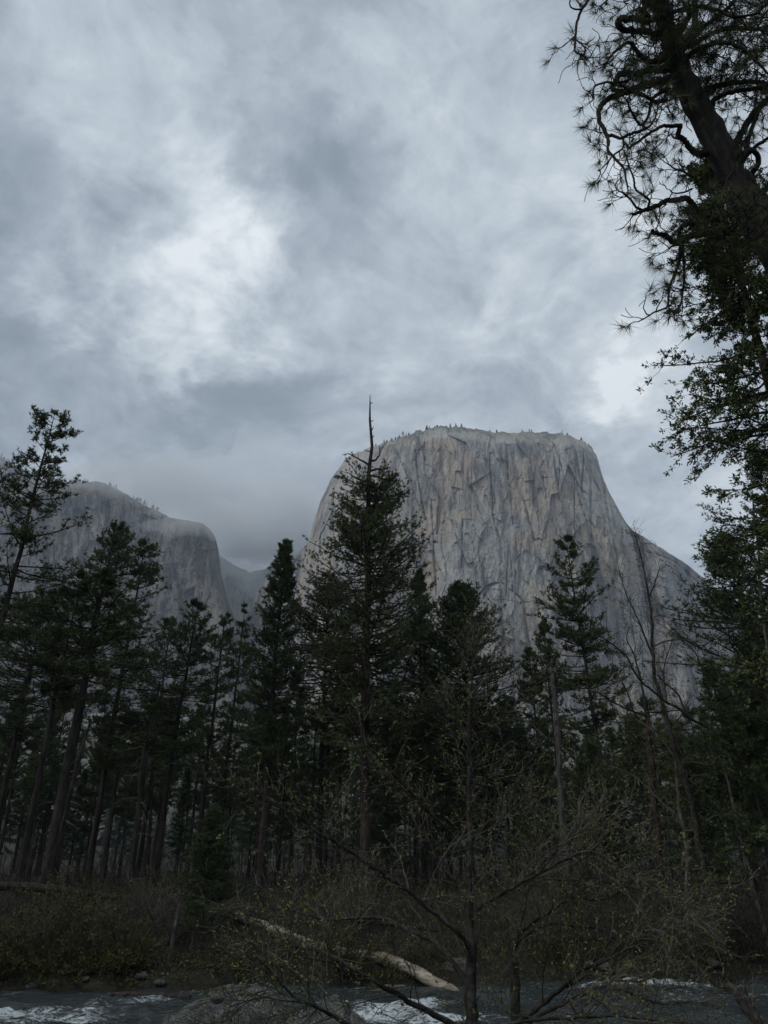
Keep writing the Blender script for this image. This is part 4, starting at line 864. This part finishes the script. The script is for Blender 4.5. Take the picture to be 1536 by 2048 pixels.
branch_tree('cottonwood_tree', 'pale mottled trunk sprouting yellow green leaves in the right forest', 'bare tree', [
    (1, [(1380, 1960), (1376, 1830), (1374, 1730), (1370, 1670), (1360, 1628), (1354, 1560), (1350, 1510), (1346, 1460)], [40.0, 40.8], [7, 7, 6, 5.5, 5, 4, 2.5]),
    (0, z3([(1005, 1120), (1100, 1105), (1180, 1120), (1260, 1095)]), [40.0, 38.8], [2, 1.5, .9]),
    (0, z3([(1010, 1250), (1100, 1190), (1180, 1180)]), [40.0, 38.8], [2, 1.5, .9]),
    (0, z3([(1000, 1100), (900, 960), (800, 880), (700, 820)]), [40.0, 41.3], [2, 1.5, .9]),
    (0, z7([(1040, 480), (1120, 470), (1180, 410), (1260, 380), (1380, 385)]), [40.0, 38.8], [2, 1.5, .9]),
    (0, z7([(1010, 400), (900, 300), (800, 200), (700, 130), (560, 80)]), [40.0, 41.3], [2, 1.5, .9])],
    M_pale, M_young, 85, twig=(5.7, 1.11), sub=(4, 0.45), leaf=(3, 0.097, 0.054), tr=0.0111)
branch_tree('cottonwood_tree', 'pale leaning trunk at the right edge above the rapids', 'bare tree', [
    (1, z7([(1600, 1420), (1536, 1150), (1500, 1000), (1440, 800), (1390, 600), (1350, 450), (1330, 330), (1290, 160), (1240, 20)]), [40.3, 42.0], [8, 7.5, 7, 6, 5, 3.5, 2]),
    (0, z7([(1450, 880), (1380, 820), (1300, 730), (1220, 690), (1110, 705)]), [41.2, 39.6], [3, 2.2, 1]),
    (0, z7([(1380, 560), (1320, 470), (1240, 380), (1120, 300), (1040, 250)]), [41.2, 39.6], [2.4, 1.8, .9])],
    M_pale, M_bush, 86, twig=(3.7, 1.08), sub=(4, 0.43), leaf=(2, 0.071, 0.035), tr=0.0121)
branch_tree('leaning_tree', 'dark trunk leaning out of the bottom right corner over the river', 'bare tree', [
    (1, z7([(1560, 1850), (1480, 1640), (1410, 1530), (1340, 1420), (1240, 1390), (1150, 1310), (1080, 1250), (990, 1190)]), [13, 14.5], [20, 17, 13, 10, 7, 4, 2]),
    (0, z7([(1480, 1640), (1440, 1500), (1400, 1400), (1460, 1300)]), [13.4, 13.4], [4, 3, 1.2])],
    M_bark, M_young, 87, twig=(4, .5), sub=(3, .2), leaf=(1, .04, .018), tr=.007)
branch_tree('slim_birch', 'slim pale grey stem rising in front of the dark conifers at the right edge', 'bare tree', [
    (1, z3([(1570, 900), (1550, 700), (1530, 450), (1505, 220), (1485, 20), (1480, -160), (1460, -330), (1440, -480)]), [17, 17.5], [6, 5.5, 5, 4.5, 4, 3, 1.5]),
    (0, z3([(1482, -60), (1440, -130), (1390, -190)]), [17.4, 17], [2, 1.5, .8]),
    (0, z3([(1490, 60), (1420, 10), (1360, -60)]), [17.4, 17], [2, 1.5, .8])],
    M_pale, M_bush, 88, twig=(3, .4), sub=(3, .2), leaf=(0, 0, 0), tr=.006)

# ------------------------------------------------------------------ near cedar at the right edge
rg = np.random.RandomState(91)
cx, cy = 10.15, 16.0; g = float(hfun(np.array([cx]), np.array([cy]))[0]) - .2; ctop = at(1412, 335, 16)[2]; H = ctop - g
root = empty('cedar_tree', (cx, cy, g), 'near cedar on the right with dark trunk and leafy drooping sprays', 'cedar tree')
tz = np.linspace(0, 1, 22); TP = np.stack([.12 * np.sin(tz * 7), .1 * np.cos(tz * 5) - .1, tz * H], -1)
mb = MB(); mb.tubes(TP, .24 * (1 - tz) ** .8 + .02 + .1 * np.exp(-tz * 20), 12); mb.build('trunk', M_bark, root, True)
cr = MB(); nb = 330; zt = rg.rand(nb) ** .9; z = 7.0 + (H - 7.2) * zt; az = rg.rand(nb) * 6.28
prof = np.interp(z / H, [0, .2, .5, .72, .85, 1], [2.5, 2.6, 2.45, 2.0, 1.8, .9]); nn = Noise(92)
L = prof * np.clip(.8 + .9 * nn.fbm(az / 1.2, z / 1.4, 2) + .15 * rg.normal(size=nb), .35, 1.35)
kp = nn.fbm(az / 1.2 + 30, z / .9, 2) > -.30; kp &= (np.cos(az) < .35) | (rg.rand(nb) < .45); L, z, az, zt = L[kp], z[kp], az[kp], zt[kp]; nb = len(L)
el = -.1 + .5 * zt + rg.normal(size=nb) * .14; D = np.stack([np.cos(az) * np.cos(el), np.sin(az) * np.cos(el), np.sin(el)], -1)
B = bend(np.stack([np.interp(z / H, tz, TP[:, 0]), np.interp(z / H, tz, TP[:, 1]), z], -1), D, L, 8, rg, up=.1, wob=.1)
cr.tubes(B, np.linspace(.032, .008, 8)[None] * np.clip(L[:, None] / 2, .5, 1.2), 5, m=1)
s = .15 + .85 * rg.rand(nb, 13); Q, QD = along(B, s); Q = Q.reshape(-1, 3); QD = QD.reshape(-1, 3)
Lr = np.repeat(L, 13) * .24 * (.5 + rg.rand(len(Q))) + .12; T1 = bend(Q, ang_dirs(rg, len(Q), QD * .9 + np.array([0, 0, -.05]), .5), Lr, 6, rg, up=-.05, wob=.17)
cr.tubes(T1, np.linspace(.008, .004, 6)[None] * np.ones((len(T1), 1)), 3, m=1)
s = .25 + .75 * rg.rand(len(T1), 5); s[:, -1] = .99; Q, QD = along(T1, s); Q = Q.reshape(-1, 3); QD = QD.reshape(-1, 3)
per = 8; Qr = np.repeat(Q, per, 0) + rg.normal(size=(len(Q) * per, 3)) * .035; Dr = np.repeat(QD, per, 0)
cr.leaves(Qr, ang_dirs(rg, len(Qr), Dr * .7 + np.array([0, 0, .1]), .55), .085 + .05 * rg.rand(len(Qr)), .040, 0, rg)
cr.build('crown', [M_cedar, M_bark], root)

# ------------------------------------------------------------------ near leaning pine, top right
z4 = lambda L: [(1100 + .2839 * x, .2839 * y) for x, y in L]
z8 = lambda L: [(1240 + .1953 * x, 400 + .1953 * y) for x, y in L]
rg = np.random.RandomState(95)
P, R = traced([(1900, 1000), (1700, 740), (1592, 560), (1512, 430), (1466, 350), (1431, 276), (1392, 208), (1366, 152), (1347, 98), (1330, 40), (1316, -20), (1300, -110), (1290, -220)], [9.6, 9.5, 9.3, 9.1, 9, 8.9, 8.8, 8.7, 8.6, 8.5, 8.4, 8.3, 8.2], [56, 48, 40, 34, 30, 27, 25, 22, 18, 14, 10, 7, 4], 4)
base = np.array([P[0][0] + 2.2, P[0][1] + .2, 0]); base[2] = float(hfun(np.array([base[0]]), np.array([base[1]]))[0]) - .2
low = np.stack([np.linspace(base[0], P[0][0], 6)[:-1], np.linspace(base[1], P[0][1], 6)[:-1], np.linspace(base[2], P[0][2], 6)[:-1]], -1)
P = np.vstack([low, P]); R = np.concatenate([np.linspace(.62, R[0], 6)[:-1], R])
root = empty('leaning_pine', base, 'near leaning pine with thick trunk and twisted limbs at the top right', 'pine tree')
mb = MB(); mb.tubes(P - base + rg.normal(size=P.shape) * .02, R * (1 + .05 * rg.normal(size=len(R))), 20); mb.build('trunk', M_bark_near, root, True)
limbs = [  # points, distances, radii in px
    (z4([(930, 590), (870, 555), (800, 570), (720, 590), (600, 630), (500, 660), (420, 690), (370, 730), (345, 790), (350, 860), (380, 910), (405, 960)]), [8.8, 8.0], [9, 8, 7, 6, 5, 4, 4]),
    (z4([(405, 960), (440, 955), (500, 975), (560, 945), (640, 920), (700, 890), (740, 830), (760, 760)]), [8.0, 7.6], [3.5, 3, 3, 2.2, 1.2]),
    (z4([(405, 960), (412, 1000), (410, 1060), (470, 1130), (520, 1190), (535, 1260), (550, 1340), (545, 1390)]), [8.0, 7.7], [3, 2.8, 2.5, 1.8, 1]),
    (z4([(515, 980), (515, 1040), (450, 1090), (400, 1150), (350, 1200)]), [8.0, 7.8], [2.2, 2, 1.8, 1]),
    (z4([(890, 500), (850, 490), (780, 490), (700, 490), (640, 520), (560, 515), (490, 525), (465, 570), (440, 625), (480, 640), (560, 640), (660, 680)]), [8.7, 8.1], [8, 7, 6, 6, 5, 4, 2]),
    (z4([(840, 240), (720, 235), (650, 220), (560, 215), (505, 205), (480, 170), (505, 130), (560, 140), (605, 122), (650, 150), (720, 140), (800, 120)]), [8.6, 8.2], [7, 6, 6, 6.5, 6, 5]),
    (z4([(1110, 1085), (1060, 1080), (1010, 1070), (970, 1030), (940, 980), (900, 960), (905, 920), (920, 885), (860, 890), (790, 890), (700, 940), (620, 1000), (550, 1045)]), [8.9, 8.2], [7, 6, 5.5, 5, 4.5, 3.5, 3, 2.2]),
    (z4([(900, 960), (880, 975), (850, 945)]), [8.6, 8.6], [3, 2, 1]),
    (z4([(1200, 1540), (1080, 1520), (1010, 1450), (960, 1400), (900, 1410), (820, 1415), (770, 1440), (700, 1470), (640, 1490), (585, 1512)]), [9.0, 8.3], [7, 6, 5, 4.5, 3]),
    (z4([(660, 1485), (610, 1460), (560, 1400), (500, 1350)]), [8.4, 8.2], [3, 2.5, 2, 1.2]),
    (z4([(690, 1465), (698, 1410), (650, 1370), (600, 1330), (590, 1260), (560, 1180), (540, 1100)]), [8.4, 8.2], [2.6, 2.2, 2, 1]),
    (z4([(1060, 670), (1130, 620), (1230, 595), (1330, 580), (1430, 575), (1536, 585), (1640, 570)]), [8.8, 9.4], [6, 6, 5, 4.5, 4, 3]),
    (z4([(1130, 780), (1160, 700), (1230, 665), (1330, 640), (1430, 625), (1536, 600), (1640, 540)]), [8.8, 8.2], [6, 5, 4.5, 4, 3]),
    (z4([(1270, 1060), (1340, 960), (1400, 850), (1450, 780), (1536, 700), (1640, 620)]), [9.0, 9.8], [8, 7, 6.5, 6, 5]),
    (z4([(1360, 1120), (1380, 1060), (1400, 960), (1440, 860), (1470, 780)]), [9.1, 9.3], [6, 5, 4, 3.5]),
    (z4([(1330, 1180), (1400, 1080), (1480, 1010), (1560, 960)]), [9.1, 8.6], [5, 4, 3]),
    (z4([(1380, 1260), (1440, 1200), (1470, 1120), (1420, 1060), (1350, 1080)]), [9.2, 8.6], [6, 5.5, 5, 4]),
    (z4([(830, 160), (760, 90), (700, 0), (690, -100), (660, -200)]), [8.5, 8.2], [7, 6, 5, 4]),
    (z4([(760, 90), (800, 0), (850, -80), (900, -200)]), [8.5, 8.8], [5, 4.5, 4, 3]),
    (z4([(700, 160), (680, 110), (665, 30), (640, -60)]), [8.5, 8.1], [5, 4.5, 4]),
    (z4([(860, 380), (1000, 280), (1020, 140), (1020, 0), (1040, -120)]), [8.6, 9.2], [7, 6.5, 6, 5]),
    (z4([(880, 300), (960, 160), (985, 90), (940, 65), (860, 90), (800, 100)]), [8.5, 8.2], [5, 5, 4.5, 3]),
    (z4([(960, 400), (1080, 330), (1200, 300), (1330, 330), (1440, 420), (1536, 520)]), [8.6, 8.0], [5, 4.5, 4, 3, 2]),
    (z4([(1000, 240), (1120, 160), (1250, 60), (1340, -60)]), [8.8, 9.3], [5, 4.5, 4, 3]),
    (z4([(980, 330), (1150, 230), (1300, 200), (1480, 200), (1640, 160)]), [8.8, 9.3], [5, 4.5, 4, 3]),
    (z4([(830, 420), (740, 430), (680, 430), (620, 370), (560, 300), (500, 330), (440, 380), (400, 440)]), [8.6, 7.9], [6, 5, 4, 3, 1.5]),
    (z4([(820, 700), (760, 720), (700, 700), (640, 660), (560, 640), (500, 600)]), [8.7, 8.0], [4, 3.5, 3, 1.5]),
    (z4([(830, 620), (720, 700), (700, 800), (640, 880), (580, 800), (540, 700)]), [8.7, 8.0], [4, 3, 2.5, 1.5]),
    (z4([(600, 480), (560, 560), (470, 585), (400, 580), (340, 595), (308, 620), (300, 690)]), [8.2, 7.6], [2.5, 2.4, 2, 1.6]),
    (z4([(280, -160), (272, -60), (268, 0), (222, 70), (192, 150), (180, 250), (175, 350), (210, 382), (262, 422)]), [7.8, 7.3], [3, 3, 2.6, 2.2, 1.4]),
    (z4([(190, 285), (230, 320), (250, 355), (232, 385)]), [7.4, 7.3], [1.6, 1.4, 1.2]),
    (z4([(222, 70), (160, 60), (140, 30), (150, -60)]), [7.6, 7.5], [1.8, 1.4, 1.2]),
    (z4([(600, -60), (560, 0), (520, 10), (540, 30)]), [8.0, 7.9], [1.8, 1.4, 1.2]),
    (z4([(420, -30), (400, 5), (370, 30), (350, 45)]), [7.6, 7.6], [1.8, 1.4, 1.0]),
    (z8([(1000, 200), (860, 220), (820, 240), (700, 240), (610, 310), (620, 400), (620, 520), (600, 640), (560, 760), (520, 850), (500, 950), (490, 1080), (440, 1120), (350, 1150), (290, 1190), (200, 1240)]), [9.0, 8.2], [5, 5, 4.5, 3.5, 2.6, 2.2, 1.8, 1.2]),
    (z8([(960, 330), (820, 350), (720, 370), (640, 400), (560, 435), (510, 400), (460, 360), (400, 350), (330, 335), (345, 300)]), [9.0, 8.5], [7, 6, 5.5, 5, 4, 2.5]),
    (z8([(600, 450), (560, 460), (500, 495)]), [8.8, 8.7], [4.5, 3, 1]),
    (z8([(640, 480), (650, 600), (660, 780), (640, 960), (620, 1080), (560, 1150)]), [8.8, 8.4], [3, 2.4, 2, 1.2]),
    (z4([(1010, 1250), (940, 1210), (880, 1190), (830, 1155)]), [8.9, 8.7], [2.2, 1.8, 1.4]),
    (z4([(1000, 1330), (940, 1355), (880, 1362), (850, 1350)]), [8.9, 8.7], [2, 1.6, 1.2]),
    (z4([(880, 80), (1000, 40), (1140, 60), (1300, 120), (1480, 90)]), [8.4, 7.8], [4, 3.5, 3, 2]),
]
cam0 = np.array([0, 0, CZ]); TWs = []
for i, (pts, Ys, rads) in enumerate(limbs):
    Pl, Rl = traced(pts, Ys, rads, 5); Pl = Pl - base; Pl[1:-1] += rg.normal(size=Pl[1:-1].shape) * Rl[1:-1, None] * .15
    mb = MB(); mb.tubes(Pl, Rl, 9); mb.build('limb', M_bark, root, True)
    Pr, L = resample(Pl, 20); k = int(L * (4.2 if i not in (0, 1, 6, 9, 10) else 3.0)) + 2
    s = np.clip(.12 + .9 * rg.rand(1, k), 0, .99); s[0, -1] = .99; s[0, 0] = .97; Q, QD = along(Pr[None], s)
    TWs.append(bend(Q[0], ang_dirs(rg, k, QD[0] * .7 + np.array([0, 0, -.15]), .8), .16 + .28 * rg.rand(k), 7, rg, up=.2, wob=.28))
TW = np.concatenate(TWs); cr = MB(); cr.tubes(TW, np.linspace(.010, .005, 7)[None] * np.ones((len(TW), 1)), 4, m=1)
s = .3 + .7 * rg.rand(len(TW), 2); Q, QD = along(TW, s); Q = Q.reshape(-1, 3); QD = QD.reshape(-1, 3)
T2 = bend(Q, ang_dirs(rg, len(Q), QD, .8), .12 + .22 * rg.rand(len(Q)), 7, rg, up=.2, wob=.25); cr.tubes(T2, np.full((len(T2), 7), .0055), 3, m=1)
# dense inner crown round the upper trunk
ctr = at(1325, 95, 8.6) - base; ctr2 = at(1470, 130, 8.8) - base; ctr3 = at(1480, 30, 9.2) - base
Q = np.concatenate([ctr + rg.normal(size=(260, 3)) * [.34, .5, .55], ctr2 + rg.normal(size=(250, 3)) * [.55, .6, .45], ctr3 + rg.normal(size=(210, 3)) * [.65, .6, .4]])
Q = np.concatenate([Q, at(1475, 455, 8.5) - base + rg.normal(size=(115, 3)) * [.42, .35, .24]]); T3 = bend(Q, ang_dirs(rg, len(Q), np.array([[-.1, 0, .1]] * len(Q)), 1.0), .35 + .3 * rg.rand(len(Q)), 7, rg, wob=.25); cr.tubes(T3, np.full((len(T3), 7), .008), 4, m=1)
tips = np.concatenate([TW[rg.rand(len(TW)) < .42], T2[rg.rand(len(T2)) < .36], T3]); k = len(tips)
A = tips[:, -1]; DD = tips[:, -1] - tips[:, -2]; DD /= np.linalg.norm(DD, axis=1, keepdims=True) + 1e-9
per = 48; A2 = np.repeat(A, per, 0) - np.repeat(DD, per, 0) * (.07 * rg.rand(k * per, 1)); D2 = ang_dirs(rg, k * per, np.repeat(DD, per, 0) * .62 + np.array([0, 0, -.22]), .5)
cr.blades(A2, D2, .17 + .09 * rg.rand(k * per), .0062, 0, rg)
cr.build('crown', [M_near, M_bark], root)

# ------------------------------------------------------------------ air: haze over the valley and low cloud round the cliffs
def volume_mat(name, col, dens, aniso=.2):
    m = bpy.data.materials.new(name); m.use_nodes = True; t = NT(m.node_tree); t.n.clear()
    v = t.node('ShaderNodeVolumePrincipled'); v.inputs['Color'].default_value = (*col, 1); v.inputs['Density'].default_value = dens; v.inputs['Anisotropy'].default_value = aniso
    t.l.new(v.outputs[0], t.node('ShaderNodeOutputMaterial').inputs['Volume']); return m
def box(name, lo, hi, m):
    x0, y0, z0 = lo; x1, y1, z1 = hi
    V = [(x0, y0, z0), (x1, y0, z0), (x1, y1, z0), (x0, y1, z0), (x0, y0, z1), (x1, y0, z1), (x1, y1, z1), (x0, y1, z1)]
    mb = MB(); mb.add(V, quads=[(0, 3, 2, 1), (4, 5, 6, 7), (0, 1, 5, 4), (1, 2, 6, 5), (2, 3, 7, 6), (3, 0, 4, 7)]); return mb.build(name, m)
HAZE = 0.00010
tag(box('haze', (-7500, -4500, -60), (7500, 10500, 2600), volume_mat('haze_air', (.80, .88, 1.0), HAZE)), 'thin damp air over the valley', None, None, 'stuff')
M_mist = volume_mat('low_cloud', (.955, .98, 1.0), .0038, .0)
import bmesh
def puff(px, py, Y, sx, sy, sz, seed):
    bm = bmesh.new(); bmesh.ops.create_icosphere(bm, subdivisions=4, radius=1); nn = Noise(seed)
    for v in bm.verts:
        c = v.co; k = 1 + .75 * float(nn.fbm(np.array([c.x * 1.8 + 5 + c.y]), np.array([c.z * 1.8 + 9 - c.y]), 4, .6)[0]); v.co = (c.x * k * sx, c.y * k * sy, c.z * k * sz)
    me = bpy.data.meshes.new('low_cloud'); bm.to_mesh(me); bm.free(); me.materials.append(M_mist); o = bpy.data.objects.new('low_cloud', me); COL.objects.link(o); o.location = tuple(at(px, py, Y))
    for p in me.polygons: p.use_smooth = True
    tag(o, 'bank of low cloud drifting round the cliff tops', None, None, 'stuff')
puff(495, 1060, 2420, 230, 190, 175, 1)
puff(488, 1098, 2440, 215, 160, 135, 8)
puff(408, 1036, 1930, 165, 120, 62, 9)
puff(262, 972, 1980, 170, 110, 46, 10)
puff(560, 1050, 2450, 200, 180, 150, 7)
puff(545, 1000, 2700, 330, 260, 190, 2)
puff(400, 985, 2500, 260, 220, 105, 3)
puff(300, 940, 2350, 190, 160, 62, 6)
